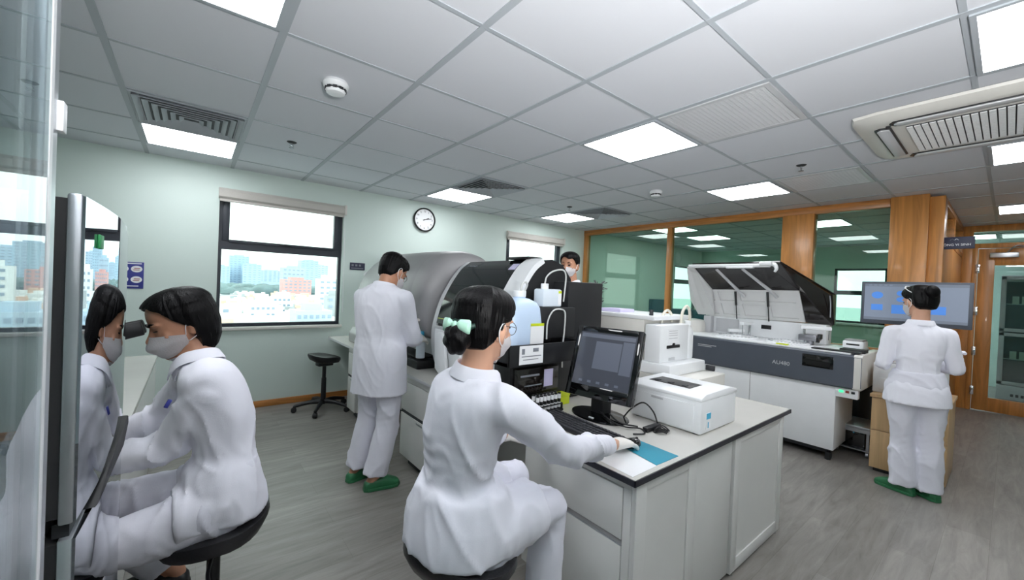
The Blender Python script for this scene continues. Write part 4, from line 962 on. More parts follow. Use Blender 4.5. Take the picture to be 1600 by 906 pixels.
for u, y in ((.36, 1.97), (.69, 1.66)):
    p = lp(u+.02, .95, .03); q = Vector((5.02, p.y-.02, 1.19))
    MB().tube([FL*(1-u)+FR*u+Vector((.02, 0, -.03)), lp(u+.05, .97, .02), lp(u+.1, .75, .02)], .018, 8, smooth=False).build('lid_rib', M['lgrey'], lid_o)
    MB().cyl(p, p*.5+q*.5, .012).cyl(p*.5+q*.5, q, .006).build('gas_strut', M['black'], lid_o)
MB().tube([(5.12, 1.15, 1.28), (5.06, 1.14, 1.42), (5.02, 1.14, 1.50)], .006, 8).build('stay', M['alu'], lid_o)

# cart with computer tower, bin, oak cabinet, device, monitor
t = thing('equipment_cart', 'low grey metal cart beside the right end of the white analyzer', 'cart', (5.1, .9, 0))
MB().box(4.95, 5.35, .775, 1.03, .25, .275, .004).box(4.95, 4.965, .775, 1.03, .22, .25).build('shelf', M['alu'], t)
for x in (4.965, 5.335):
    for y in (.79, 1.015): MB().box(x-.01, x+.01, y-.01, y+.01, .05, .25).cyl((x, y-.01, .025), (x, y+.01, .025), .025, None, 14).build('leg', M['alu'], t)
MB().box(4.95, 5.35, .775, 1.03, .05, .062).build('bottom_shelf', M['alu'], t, smooth=False)
t = thing('computer_tower', 'black computer tower standing inside the low metal cart', 'computer', (5.12, .9, .062))
MB().box(4.975, 5.30, .81, .985, .063, .245, .004).build('case', M['black'], t)
MB().box(4.97, 4.976, .815, .98, .067, .24, .002).build('front_panel', M['gloss'], t)
MB().box(4.967, 4.971, .89, .90, .20, .21).build('led', M['cyan'], t, smooth=False)
t = thing('waste_bin', 'black waste bin under the end of the white analyzer', 'bin', (5.5, .95, 0))
MB().lathe([(.12, 0.0), (.125, .01), (.155, .55), (.165, .56), (.165, .58), (.15, .585)], (5.55, .98, 0), 28).build('body', M['black'], t)
MB().lathe([(.16, .585), (.165, .60), (.12, .64), (.02, .655)], (5.55, .98, 0), 28).build('lid', M['black'], t)
t = thing('oak_cabinet', 'pale oak drawer cabinet in front of the standing woman', 'cabinet', (4.95, .49, 0))
MB().box(4.645, 5.25, .27, .725, .03, .66, .003).build('carcass', M['woodl'], t)
MB().box(4.66, 5.22, .29, .70, 0, .03).build('plinth', M['kick'], t, smooth=False)
MB().box(4.625, 4.645, .272, .723, .36, .635, .002).build('drawer', M['woodl'], t)
MB().box(4.625, 4.645, .272, .723, .035, .355, .002).build('drawer', M['woodl'], t)
MB().box(4.61, 5.27, .262, .735, .64, .668, .003).build('top', M['woodl'], t)
t = thing('white_device', 'white boxy desktop device on the oak cabinet, mostly hidden by the standing woman', 'device', (4.9, .5, .668))
MB().box(4.72, 5.0, .30, .74, .669, .93, .01).build('body', M['white'], t)
MB().box(4.71, 4.722, .34, .70, .70, .80, .004).build('front_door', M['white'], t)
MB().box(4.76, 4.96, .36, .68, .93, .94, .003).build('output_tray', M['lgrey'], t)
t = thing('wide_monitor', 'lit wide monitor with blue icons beyond the standing woman', 'monitor', (5.1, .57, .668))
MB().box(5.0, 5.03, .19, .895, 1.26, 1.65, .006).build('housing', M['dgrey'], t)
MB().box(5.03, 5.06, .35, .75, 1.32, 1.56, .01).build('back', M['dgrey'], t)
M['scr3'] = mat('lit_screen', (96, 104, 118), .3, emit=(134, 146, 164), estr=.4)
M['scr4'] = mat('screen_blue', (70, 120, 190), .3, emit=(72, 122, 196), estr=.45)
M['scr5'] = mat('screen_toolbar', (90, 96, 106), .3, emit=(84, 92, 104), estr=.7)
s = MB().box(4.9975, 5.0, .215, .87, 1.295, 1.63).build('screen', M['scr3'], t, smooth=False)
for y, z, ry, rz_ in ((.78, 1.525, .04, .032), (.62, 1.545, .03, .024), (.62, 1.49, .03, .022), (.54, 1.48, .015, .014), (.42, 1.53, .035, .03)):
    MB().lathe([(.2, 0), (1, .0001), (1, .0008), (.2, .001)], n=24).xf(face_matrix((4.9975, y, z), (0, -1, 0), (0, 0, 1)) @ Matrix.Diagonal((ry, rz_, 1, 1))).build('screen_icon', M['scr4'], s, smooth=False)
for y0, y1, z0, z1 in ((.74, .82, 1.385, 1.44), (.57, .68, 1.36, 1.44), (.34, .48, 1.37, 1.44)): MB().box(4.996, 4.9975, y0, y1, z0, z1).build('screen_icon', M['scr4'], s, smooth=False)
MB().box(4.996, 4.9975, .215, .87, 1.605, 1.63).box(4.996, 4.9975, .215, .87, 1.295, 1.32).build('toolbar', M['scr5'], s, smooth=False)
b = MB()
for k in range(5): b.box(4.9955, 4.9962, .82-k*.035, .84-k*.035, 1.612, 1.622)
b.build('toolbar_icon', M['scr3'], s, smooth=False)
MB().box(5.035, 5.065, .54, .60, .67, 1.4, .006).build('stand_post', M['black'], t)
MB().box(5.01, 5.2, .42, .72, .669, .685, .005).build('stand_foot', M['black'], t)
t = thing('label_printer', 'small white and grey label printer at the right end of the analyzer deck', 'printer', (5.1, .93, 1.0))
MB().box(5.0, 5.2, .86, 1.02, 1.001, 1.07, .012).build('body', M['white'], t)
MB().box(5.02, 5.18, .87, 1.01, 1.07, 1.085, .006).build('cover', M['grey'], t)
MB().box(4.998, 5.002, .89, .99, 1.03, 1.045).build('slot', M['black'], t, smooth=False)

# ================================================================== ROOMS BEYOND THE GLASS
t = thing('glass_door_fridge', 'tall grey laboratory refrigerator with glass doors beyond the corridor door', 'refrigerator', (10.0, -.25, 0))
fx0, fa, fb = 9.7, -.62, .10
MB().box(fx0+.06, fx0+.7, fa, fb, .06, 1.95, .008).build('body', M['lgrey'], t)
MB().box(fx0+.05, fx0+.062, fa+.05, fb-.05, .30, 1.85).build('interior', M['kick'], t, smooth=False)
MB().box(fx0, fx0+.06, fa, fb, .06, .27, .005).build('plinth', M['lgrey'], t)
b = MB()
for k in range(10): b.box(fx0-.003, fx0+.002, fa+.1+k*.05, fa+.13+k*.05, .11, .15)
b.build('vent_slot', M['kick'], t, smooth=False)
for z0, z1 in ((.28, 1.07), (1.09, 1.93)):
    d = MB().box(fx0, fx0+.045, fa, fa+.055, z0, z1, .004).box(fx0, fx0+.045, fb-.055, fb, z0, z1, .004).box(fx0, fx0+.045, fa, fb, z0, z0+.05, .004).box(fx0, fx0+.045, fa, fb, z1-.05, z1, .004).build('door', M['lgrey'], t)
    MB().box(fx0+.018, fx0+.024, fa+.055, fb-.055, z0+.05, z1-.05).build('pane', M['glass'], d, smooth=False)
    MB().box(fx0+.036, fx0+.05, fa+.055, fb-.055, (z0+z1)/2-.006, (z0+z1)/2+.006).build('shelf', M['lgrey'], t, smooth=False)
    b = MB()
    for k in range(6): b.box(fx0+.03, fx0+.048, fa+.09+k*.09, fa+.155+k*.09, (z0+z1)/2+.006, (z0+z1)/2+.12, .003)
    b.build('stored_packs', M['offwhite'], t)
for a, b2, z1, x, l in ((4.55, 5.05, 1.09, 8.9, 'teal cabinet behind the partition, right of the timber post'), (3.95, 4.5, 1.09, 8.9, 'teal cabinet behind the partition, further right'), (5.06, 5.185, 1.3, 8.2, 'tall teal panel against the back wall behind the partition')):
    t = thing('teal_cabinet', l, 'cabinet', (x+.2, (a+b2)/2, 0))
    MB().box(x, x+.45, a, b2, .05, z1, .004).build('carcass', M['tealc'], t)
    MB().box(x-.018, x, a+.005, (a+b2)/2-.003, .06, z1-.01, .003).build('door', M['tealc'], t); MB().box(x-.018, x, (a+b2)/2+.003, b2-.005, .06, z1-.01, .003).build('door', M['tealc'], t)
    MB().box(x+.02, x+.42, a+.02, b2-.02, 0, .05).build('plinth', M['kick'], t, smooth=False)
# ================================================================== PEOPLE
def V(*a): return Vector(a)
def loft(bm, secs, n=24, sub=4, e=2.3):
    """secs: (centre, axis_a, axis_b, ra, rb_front, rb_back); smooth closed loft"""
    C_ = [Vector(s[0]) for s in secs]; k = len(secs); rs = []
    def cr(vals, i, t):
        a, b, c, d = (vals[max(i-1, 0)], vals[i], vals[min(i+1, k-1)], vals[min(i+2, k-1)])
        return .5*((2*b)+(c-a)*t+(2*a-5*b+4*c-d)*t*t+(3*b-a-3*c+d)*t**3)
    A = [Vector(s[1]).normalized() for s in secs]; B = [Vector(s[2]).normalized() for s in secs]
    ra = [s[3] for s in secs]; rf = [s[4] for s in secs]; rb = [s[5] if len(s) > 5 else s[4] for s in secs]
    for i in range(k-1):
        for q in range(sub if i < k-2 else sub+1):
            t = q/sub; c = cr(C_, i, t); a = A[i].lerp(A[i+1], t).normalized(); b = B[i].lerp(B[i+1], t).normalized()
            xa, xf, xb = max(.002, cr(ra, i, t)), max(.002, cr(rf, i, t)), max(.002, cr(rb, i, t)); ring = []
            for j in range(n):
                an = 2*math.pi*j/n; cc, ss = math.cos(an), math.sin(an)
                px = math.copysign(abs(cc)**(2/e), cc)*xa; py = math.copysign(abs(ss)**(2/e), ss); py *= xf if py > 0 else xb
                ring.append(c+a*px+b*py)
            rs.append(ring)
    vs = [[bm.verts.new(p) for p in r] for r in rs]
    for a, b in zip(vs, vs[1:]):
        for i in range(n): bm.faces.new((a[i], a[(i+1) % n], b[(i+1) % n], b[i]))
    bm.faces.new(list(reversed(vs[0]))); bm.faces.new(vs[-1])
def limb(bm, pts, radii, sub=5, n=16):
    pts = [Vector(p) for p in pts]; k = len(pts); secs = []
    up = None
    for i, p in enumerate(pts):
        t = (pts[min(i+1, k-1)]-pts[max(i-1, 0)]).normalized()
        if up is None: up = t.orthogonal().normalized()
        up = (up-t*up.dot(t)).normalized(); r = radii[i]
        r = r if isinstance(r, tuple) else (r, r)
        secs.append((p, up, t.cross(up), r[0], r[1]))
    loft(bm, secs, n, sub, 2.0)
def organic(name, bm, m, parent, voxel, smooth=4, fold=None, group_name=None):
    me = bpy.data.meshes.new('tmp'); bmesh.ops.recalc_face_normals(bm, faces=bm.faces); bm.to_mesh(me); bm.free()
    o = bpy.data.objects.new('tmp', me); COL.objects.link(o)
    r = o.modifiers.new('r', 'REMESH'); r.mode = 'VOXEL'; r.voxel_size = voxel; r.adaptivity = 0
    s = o.modifiers.new('s', 'SMOOTH'); s.factor = .5; s.iterations = smooth
    dg = bpy.context.evaluated_depsgraph_get(); out = bpy.data.meshes.new_from_object(o.evaluated_get(dg)); bpy.data.objects.remove(o)
    if fold:
        n = len(out.vertices); co = np.empty(n*3); out.vertices.foreach_get('co', co); nr = np.empty(n*3)
        out.vertices.foreach_get('normal', nr); co = co.reshape(-1, 3); nr = nr.reshape(-1, 3); d = np.empty(n)
        for i in range(n): d[i] = fold(Vector(co[i]), Vector(nr[i]))
        co = co+nr*d[:, None]; out.vertices.foreach_set('co', co.ravel())
    out.name = name
    return link(name, out, m, parent)
def cloth_fold(seed, amp=.006, sc=7., segs=()):
    off = Vector((seed*3.7, seed*1.3, seed*2.1))
    def f(p, n):
        q = Vector(((p.x+.25*p.z)*sc*1.15, (p.y-.2*p.z)*sc*1.15, p.z*sc*.55))+off
        w1 = noise.noise(q*.55)
        a = 1-2*abs(noise.noise(q+Vector((w1, w1, 0))*1.4))
        b = 1-2*abs(noise.noise(q*2.1+Vector((9, 2, 5))))
        k = .55; extra = 0
        for (c, r, ax) in segs:                      # bend creases: near a joint, rings across the limb
            dd = (p-c).length
            if dd < r:
                u = (1-dd/r); k = max(k, 1.0*u+.55)
                extra += u*.75*math.sin((p-c).dot(ax)*115+9*noise.noise(q*.9)+3*math.atan2((p-c).y, (p-c).x))*max(0, .25+1.6*noise.noise(q*1.3+Vector((4, 4, 4))))
        return amp*(k*(a**3*1.2+.45*b*abs(b)-.35)+.5*extra)
    return f
# ---- head table: z, half width, front, back (head centre between the ears, chin at -.118)
HT = [(-.120, .012, .080, -.045), (-.112, .030, .090, -.02), (-.095, .044, .094, .005), (-.07, .054, .095, .045), (-.045, .062, .093, .072), (-.015, .068, .091, .086),
      (.015, .072, .092, .094), (.045, .0735, .093, .096), (.07, .070, .087, .090), (.092, .058, .070, .075), (.108, .038, .044, .050), (.116, .014, .014, .018)]
HZ = np.array([h[0] for h in HT]); HW = np.array([h[1] for h in HT]); HF = np.array([h[2] for h in HT]); HB = np.array([h[3] for h in HT])
def hrad(th, z):
    """radius of the head at azimuth th (0 = forward) and height z, about the axis through the head centre"""
    w = np.interp(z, HZ, HW); f = np.interp(z, HZ, HF); b = np.interp(z, HZ, HB)
    if z < -.06: b = max(b, .02)
    c, s = math.cos(th), math.sin(th); d = f if c > 0 else max(b, .012)
    e = 2.25
    return 1/((abs(c)/d)**e+(abs(s)/w)**e)**(1/e)
def head_geo(bm, mt):
    n = 32; rs = []
    zs = np.concatenate([np.linspace(-.12, .116, 26)])
    for z in zs: rs.append([mt @ Vector((hrad(2*math.pi*k/n, z)*math.sin(2*math.pi*k/n), hrad(2*math.pi*k/n, z)*math.cos(2*math.pi*k/n), z)) for k in range(n)])
    vs = [[bm.verts.new(p) for p in r] for r in rs]
    for a, b in zip(vs, vs[1:]):
        for i in range(n): bm.faces.new((a[i], a[(i+1) % n], b[(i+1) % n], b[i]))
    bm.faces.new(list(reversed(vs[0]))); bm.faces.new(vs[-1])
    b = MB()
    b.tube([(0, .086, .012), (0, .096, -.012), (0, .108, -.034), (0, .098, -.046)], [.008, .010, .014, .009], 10)
    b.ell((.010, .099, -.043), (.009, .011, .008)).ell((-.010, .099, -.043), (.009, .011, .008))
    b.ell((0, .093, -.070), (.023, .011, .006)).ell((0, .092, -.080), (.02, .011, .007))
    for s in (-1, 1):
        b.ell((s*.030, .082, .018), (.026, .014, .008))                                    # brow ridge
        b.ell((s*.042, .066, -.028), (.016, .014, .014))                                     # cheek
        b.ell((s*.074, -.012, -.018), (.010, .02, .032), Matrix.Rotation(R(-12*1), 3, 'X') @ Matrix.Rotation(R(s*-22), 3, 'Z'))     # ear
        b.ell((s*.072, -.002, -.036), (.009, .012, .014))
    b.xf(mt); me = bpy.data.meshes.new('t'); b.bm.to_mesh(me); b.bm.free(); bm.from_mesh(me); bpy.data.meshes.remove(me)
def face_parts(body, mt, brow=True, half_closed=False, m_eye='gloss'):
    for s in (-1, 1):
        e = MB().ell((s*.031, .0885, -.002), (.0125, .005, .0028 if half_closed else .005), Matrix.Rotation(R(-s*16), 3, 'Z')).xf(mt).build('eye', M[m_eye], body)
        MB().tube([(s*.014, .0955, .019), (s*.03, .094, .026), (s*.049, .081, .020)], [.0028, .0036, .0018], 8).xf(mt).build('eyebrow', M['hair'], body)
def hair_geo(name, body, mt, zone, thick, zlo, prof=None, nth=96, nz=56, m='hair', seed=0):
    rs = []
    for j in range(nz+1):
        z = zlo+(.128-zlo)*(j/nz)
        zz = min(z, .1155); ring = []
        cap = math.sqrt(max(0., 1-max(0, (z-.06)/.0685)**2))
        for k in range(nth):
            th = -math.pi+2*math.pi*k/nth
            base = hrad(th, zz)
            m_ = max(0., min(1., zone(abs(th), z, th)))
            o = max(base, prof(abs(th), z)) if prof else base
            ridge = .0018*noise.noise(Vector((th*14+seed, z*6, seed)))+.0012*math.sin(th*46+5*noise.noise(Vector((th*3, z*12, 1+seed))))
            if z > .06: o = (max(hrad(th, .06), prof(abs(th), .06) if prof else 0)+thick)*cap+.001
            else: o = o+thick
            r = (base-.014)*(1-m_)+(o+ridge)*m_ if z < .10 else max(.002, (o+ridge*cap)*m_+(1-m_)*(base-.014))
            r = max(r, .001)
            ring.append(Vector((r*math.sin(th), r*math.cos(th), z)))
        rs.append(ring)
    return MB().rings(rs).xf(mt).build(name, M[m], body)
def mask_geo(body, mt, boat=False, name='face_mask'):
    nu, nv = 40, 16; rows = []; A = R(72)
    for j in range(nv+1):
        v = j/nv; row = []
        for i in range(nu+1):
            u = -1+2*i/nu; th = A*u
            top = -.010-.030*abs(u)**1.5 if not boat else -.014-.026*abs(u)**1.3
            bot = -.126+.058*abs(u)**1.6
            z = top*(1-v)+bot*v
            r = hrad(th, max(z, -.108))+.005
            r += (.024 if not boat else .022)*math.exp(-(th/R(26))**2)*math.exp(-((z+.045)/.036)**2)
            if boat: r += .010*math.exp(-((v-.42)/.16)**2)*math.exp(-(th/R(52))**2)
            else: r += .0012*math.sin(v*math.pi*7)*(1-abs(u))
            if z < -.095: r -= (abs(z)-.095)*.75
            row.append(Vector((r*math.sin(th), r*math.cos(th), z)))
        rows.append(row)
    bm = bmesh.new(); vs = [[bm.verts.new(p) for p in r] for r in rows]
    for a, b in zip(vs, vs[1:]):
        for i in range(nu): bm.faces.new((a[i], a[i+1], b[i+1], b[i]))
    bmesh.ops.solidify(bm, geom=list(bm.faces), thickness=.0022)
    bmesh.ops.transform(bm, matrix=mt, verts=bm.verts)
    b = MB(); b.bm.free(); b.bm = bm; o = b.build(name, M['mask'], body)
    e = MB()
    for s in (-1, 1):
        p0, p1 = rows[1][nu if s > 0 else 0], rows[nv-2][nu if s > 0 else 0]
        e.tube([p0, V(s*.076, .012, -.008), V(s*.083, -.014, .012), V(s*.084, -.034, -.012), V(s*.080, -.022, -.044), V(s*.068, .012, -.062), p1], .0016, 6)
    e.xf(mt).build('ear_loop', M['mask'], o)
def hand_geo(bm, wrist, d, nrm, thumb, grow=0., curl=.35, L=.175):
    """d: finger direction, nrm: back of the hand, thumb: +1 or -1 side along d x nrm"""
    d = Vector(d).normalized(); nrm = Vector(nrm); nrm = (nrm-d*nrm.dot(d)).normalized(); sd = d.cross(nrm)*thumb
    s = L/.175; P = lambda a, b, c: Vector(wrist)+d*a*s+sd*b*s+nrm*c*s; g = grow
    loft(bm, [(P(-.03, 0, 0), sd, nrm, .026*s+g, .021*s+g), (P(0, 0, 0), sd, nrm, .028*s+g, .019*s+g), (P(.03, .002, .002), sd, nrm, .036*s+g, .017*s+g), (P(.065, 0, .004), sd, nrm, .041*s+g, .015*s+g), (P(.09, -.001, .003), sd, nrm, .039*s+g, .012*s+g), (P(.098, 0, .002), sd, nrm, .034*s+g, .008*s+g)], 20, 3, 2.4)
    for off, ln, r in ((.030, .066, .0083), (.010, .075, .0086), (-.010, .070, .0083), (-.029, .054, .0074)):
        pts = []; a, z, an = .078, .002, -.05; pts.append(P(a, off, z))
        for seg, f in enumerate((.36+.2, .27, .22)):
            an -= curl*(.55 if seg == 0 else 1.0); l = ln*f+(.012 if seg == 0 else 0)
            a += l*math.cos(an); z += l*math.sin(an); pts.append(P(a, off*(1+.10*(seg+1)), z))
        limb(bm, pts, [r*s*1.05+g, r*s*1.02+g, r*s*.95+g, r*s*.72+g], 4, 12)
    limb(bm, [P(.018, .022, -.004), P(.045, .046, -.012), P(.072, .056, -.018), P(.094, .056, -.024)], [.0135*s+g, .0115*s+g, .0098*s+g, .0075*s+g], 4, 12)
def collar_geo(name, parent, c, axis, fwd, r=.062, h=.036, m='coat', open_=.35):
    axis = Vector(axis).normalized(); fwd = Vector(fwd); fwd = (fwd-axis*fwd.dot(axis)).normalized(); sd = fwd.cross(axis)
    n = 40; prof = [(1.0, -.02), (1.02, .5*h), (1.0, h), (1.05, h*1.1), (1.14, h*.9), (1.30, -.004), (1.33, -.012), (1.26, -.012), (1.12, h*.55), (1.07, -.02)]
    rs = []
    for k in range(n+1):
        a = open_+(2*math.pi-2*open_)*k/n; ring = []
        for q, z in prof:
            drop = -.035*max(0, math.cos(a))**2
            ring.append(Vector(c)+fwd*math.cos(a)*r*1.02*q+sd*math.sin(a)*r*q+axis*(z+drop))
        rs.append(ring)
    return MB().rings(rs).build(name, M[m], parent)
def shoe_geo(name, parent, ankle, fwd, m='clog', L=.25):
    fwd = Vector((fwd[0], fwd[1], 0)).normalized(); sd = Vector((fwd.y, -fwd.x, 0)); a = Vector((ankle[0], ankle[1], 0))
    secs = []
    for t, w_, h in ((-.30, .012, .03), (-.27, .028, .055), (-.15, .036, .07), (.05, .038, .075), (.25, .042, .085), (.42, .047, .07), (.58, .046, .052), (.68, .032, .038), (.715, .012, .022)):
        secs.append((a+fwd*t*L*.98+Vector((0, 0, h/2+.002)), sd, Vector((0, 0, 1)), w_, h/2))
    bm = bmesh.new(); loft(bm, secs, 24, 4, 2.8)
    for v in bm.verts: v.co.z = max(v.co.z, .002)
    b = MB(); b.bm.free(); b.bm = bm; o = b.build(name, M[m], parent)
    MB().prism([(tuple((a+fwd*t*L+sd*w_*1.06)[:2])) for t, w_ in ((-.30, .02), (-.2, .036), (.1, .04), (.4, .048), (.6, .046), (.71, .015))]+[(tuple((a+fwd*t*L-sd*w_*1.06)[:2])) for t, w_ in ((.71, .015), (.6, .046), (.4, .048), (.1, .04), (-.2, .036), (-.30, .02))], .001, .022, 'z', .003).build('sole', M[m], o)
    return o
def head_matrix(c, fwd, up, s=1.0):
    fwd = Vector(fwd).normalized(); up = Vector(up); up = (up-fwd*up.dot(fwd)).normalized(); x = fwd.cross(up)
    return Matrix(((x.x*s, fwd.x*s, up.x*s, c[0]), (x.y*s, fwd.y*s, up.y*s, c[1]), (x.z*s, fwd.z*s, up.z*s, c[2]), (0, 0, 0, 1)))
# spine sections as (t, half width, half depth front, back) of a bare torso
TORSO = [(-.08, .13, .10, .10), (.0, .155, .105, .115), (.12, .15, .10, .105), (.32, .128, .098, .088), (.55, .142, .112, .098), (.74, .158, .112, .105), (.88, .165, .090, .095), (.955, .125, .068, .072), (1.02, .06, .056, .056)]
def person(name, label, S):
    """one figure: S holds joints in world space"""
    t = None
    s = S.get('s', 1.0); hip, nk = V(*S['pelvis']), V(*S['neck']); mid = V(*S['mid']) if 'mid' in S else hip.lerp(nk, .5)
    rp, rs_ = V(*S['r_pelvis']).normalized(), V(*S['r_chest']).normalized()
    def spine(u):
        a, b, c = hip, mid, nk
        return a*(1-u)*(1-u)*1.0+(mid*2-(a+c)/2)*2*u*(1-u)+c*u*u if 0 <= u <= 1 else (a+(a-mid)*(-u)*2 if u < 0 else c+(c-mid).normalized()*(u-1)*(c-a).length)
    def axes(u):
        uu = max(0, min(1, u)); tg = (spine(min(1, uu+.05))-spine(max(0, uu-.05))).normalized()
        r = rp.lerp(rs_, max(0, min(1, u))).normalized(); r = (r-tg*r.dot(tg)).normalized(); f = tg.cross(r)
        return r, f
    def tors(bm, grow, lo=-.08, extra=(), wmul=1.0, hi=9):
        secs = list(extra)
        for u, w_, f, b in TORSO:
            if u < lo or u > hi: continue
            r, fw = axes(u); secs.append((spine(u), r, fw, (w_*s*wmul*S.get('tw', 1)+grow), f*s*S.get('td', 1)+grow, b*s*S.get('td', 1)+grow))
        loft(bm, secs, 28, 4, 2.35)
    mt = head_matrix(S['head'], S['face'], S.get('up', (0, 0, 1)), S.get('hs', 1.0))
    # ---------- the body: one continuous skin
    bm = bmesh.new(); tors(bm, -.004)
    head_geo(bm, mt)
    nb = mt @ V(0, -.018, -.06)
    limb(bm, [nk-(nk-mid).normalized()*.04, nk.lerp(nb, .5), nb, mt @ V(0, -.01, -.02)], [.062*s, .053*s, .052*s, .05*s], 5, 20)
    for A in S['arms']:
        sh, el, wr = V(*A['sh']), V(*A['el']), V(*A['wr'])
        limb(bm, [spine(.86).lerp(sh, .55), sh, sh.lerp(el, .5), el, el.lerp(wr, .35), wr], [.05*s, .052*s, .043*s, .037*s, .039*s, .025*s], 4, 16)
        hand_geo(bm, wr+(wr-el).normalized()*.01, A['d'], A['n'], A['thumb'], 0, A.get('curl', .35), A.get('L', .175))
    for Lg in S['legs']:
        hp, kn, an = V(*Lg['hip']), V(*Lg['knee']), V(*Lg['ank'])
        limb(bm, [hp.lerp(hip, .35), hp, hp.lerp(kn, .5), kn, kn.lerp(an, .3), kn.lerp(an, .7), an], [.09*s, .082*s, .07*s, .053*s, .052*s, .04*s, .034*s], 4, 16)
        fw = V(*Lg['toe']).normalized()
        limb(bm, [an+V(0, 0, .01), an-fw*.035+V(0, 0, -.045), an-fw*.01+V(0, 0, -.055), an+fw*.07+V(0, 0, -.055), an+fw*.13+V(0, 0, -.065), an+fw*.165+V(0, 0, -.068)], [.034*s, .03, .036, .036, .030, .014], 4, 14)
    body = organic(name, bm, M[S.get('skin', 'skin')], None, S.get('voxel', .0042), 5)
    tag(body, label, 'person')
    # ---------- trousers
    cen = []
    bm = bmesh.new()
    r0, f0 = axes(.05); r1, f1 = axes(.25)
    loft(bm, [(spine(-.06), r0, f0, .135*s, .10*s, .11*s), (spine(.02), r0, f0, .168*s, .115*s, .128*s), (spine(.14), r0, f0, .16*s, .11*s, .115*s), (spine(.26), r1, f1, .14*s, .105*s, .10*s)], 24, 4)
    segs = []
    for Lg in S['legs']:
        hp, kn, an = V(*Lg['hip']), V(*Lg['knee']), V(*Lg['ank']); fl = Lg.get('flare', 1.0)
        ce = an+(kn-an).normalized()*Lg.get('cuff', .02)
        limb(bm, [hp.lerp(hip, .45), hp, hp.lerp(kn, .5), kn, kn.lerp(an, .4), kn.lerp(ce, .85), ce], [.105*s, .098*s, .087*s, .074*s, .070*s*fl, .070*s*fl, .071*s*fl], 5, 20)
        ax = (an-kn).normalized(); segs += [(kn, .2, ax), (ce, .16, ax), (hp, .18, (kn-hp).normalized())]
    organic('trousers', bm, M['trouser'], body, .0085, 3, cloth_fold(S['seed']+5, S.get('tfold', .008), 6, segs))
    # ---------- coat
    bm = bmesh.new(); segs = []; sl = s*S.get('sl', 1.0)
    hem = []
    for (c, r, f, a, bf, bb) in S['hem']: hem.append((V(*c), V(*r), V(*f), a, bf, bb))
    tors(bm, S.get('loose', .022), S.get('coat_lo', .1), hem, 1.02)
    for A in S['arms']:
        sh, el, wr = V(*A['sh']), V(*A['el']), V(*A['wr']); ce = wr-(wr-el).normalized()*A.get('cuff', .015)
        limb(bm, [spine(.84).lerp(sh, .45), sh, sh.lerp(el, .5), el, el.lerp(ce, .5), ce], [.074*sl, .070*sl, .062*sl, .057*sl, .051*sl, .044*sl], 5, 20)
        segs += [(el, .17, (ce-el).normalized()), (el.lerp(ce, .6), .12, (ce-el).normalized())]
    for a, b, ra, rb in S.get('lap', ()): limb(bm, [V(*a), V(*a).lerp(V(*b), .5), V(*b)], [ra, (ra+rb)/2, rb], 5, 20)
    segs.append((spine(.33), .22, V(0, 0, 1)))
    coat = organic('lab_coat', bm, M['coat'], body, .0085, 3, cloth_fold(S['seed'], S.get('fold', .008), 6.5, segs))
    cax = (nb-nk).normalized().lerp((nk-mid).normalized(), .5)
    collar_geo('collar', coat, nk+cax*.004, cax, axes(1)[1], .068*s, .026)
    for k, A in enumerate(S['arms']):
        if A.get('glove'):
            bm = bmesh.new(); wr, el = V(*A['wr']), V(*A['el'])
            hand_geo(bm, wr+(wr-el).normalized()*.01, A['d'], A['n'], A['thumb'], .0022, A.get('curl', .35), A.get('L', .175))
            organic('glove', bm, M['glove'], body, .0034, 3)
    return body, mt, coat, spine, axes

# zones for hair: th absolute azimuth (0 forward), z height
def sm(x, a, b): return max(0., min(1., (x-a)/(b-a)))
def z_short(th, z, sg):
    front = .068+.010*math.sin(sg*5)            # hairline height over the forehead
    lim = np.interp(th, [0, R(35), R(58), R(75), R(92), R(112), R(135), R(180)], [front, front-.006, .030, .004, .012, -.035, -.062, -.07])
    return sm(z, lim-.006, lim+.006)
# ---------- the man standing at the dome analyzer
fA = V(.86, .51, 0).normalized(); rA = V(fA.y, -fA.x, 0)
pA = V(1.075, 2.835, .93)
man = dict(seed=1, s=1.04, hs=1.12, skin='skin2', pelvis=pA, mid=pA+V(-.012, -.006, .22), neck=pA+fA*.035+V(-.01, 0, .485), r_pelvis=rA, r_chest=rA, head=pA+fA*.10+V(0, -.005, .605), face=(fA.x*.86, fA.y*.86-.08, -.50), up=(fA.x*.5, fA.y*.5, .86),
    arms=[dict(sh=pA+rA*.175+fA*.01+V(0, 0, .405), el=pA+rA*.20+fA*.10+V(0, 0, .12), wr=pA+rA*.10+fA*.31+V(0, 0, .09), d=(fA.x, fA.y, -.1), n=(rA.x*.6, rA.y*.6, .8), thumb=-1, glove=True, curl=.45, cuff=.03),
          dict(sh=pA-rA*.175+fA*.01+V(0, 0, .405), el=pA-rA*.20+fA*.13+V(0, 0, .14), wr=pA-rA*.03+fA*.36+V(0, 0, .20), d=(fA.x+rA.x*.4, fA.y+rA.y*.4, .15), n=(-rA.x*.6, -rA.y*.6, .8), thumb=1, glove=True, curl=.5, cuff=.03)],
    legs=[dict(hip=pA+rA*.085+V(0, 0, -.03), knee=pA+rA*.095+fA*.01+V(-.01, 0, -.45), ank=(1.035, 2.745, .085), toe=(1, -.1, 0), flare=1.12), dict(hip=pA-rA*.085+V(0, 0, -.03), knee=pA-rA*.09+fA*.03+V(-.01, 0, -.45), ank=(.975, 2.955, .085), toe=(1, .3, 0), flare=1.1)],
    hem=[(pA+V(-.005, 0, -.27), rA, fA, .205, .155, .15), (pA+V(0, 0, -.255), rA, fA, .205, .155, .15), (pA+V(0, 0, -.1), rA, fA, .198, .15, .148)], coat_lo=.02, loose=.032, fold=.007)
body, mt, coat, sp, ax = person('person', 'man in a white coat standing bent over the grey domed analyzer, back to us', man)
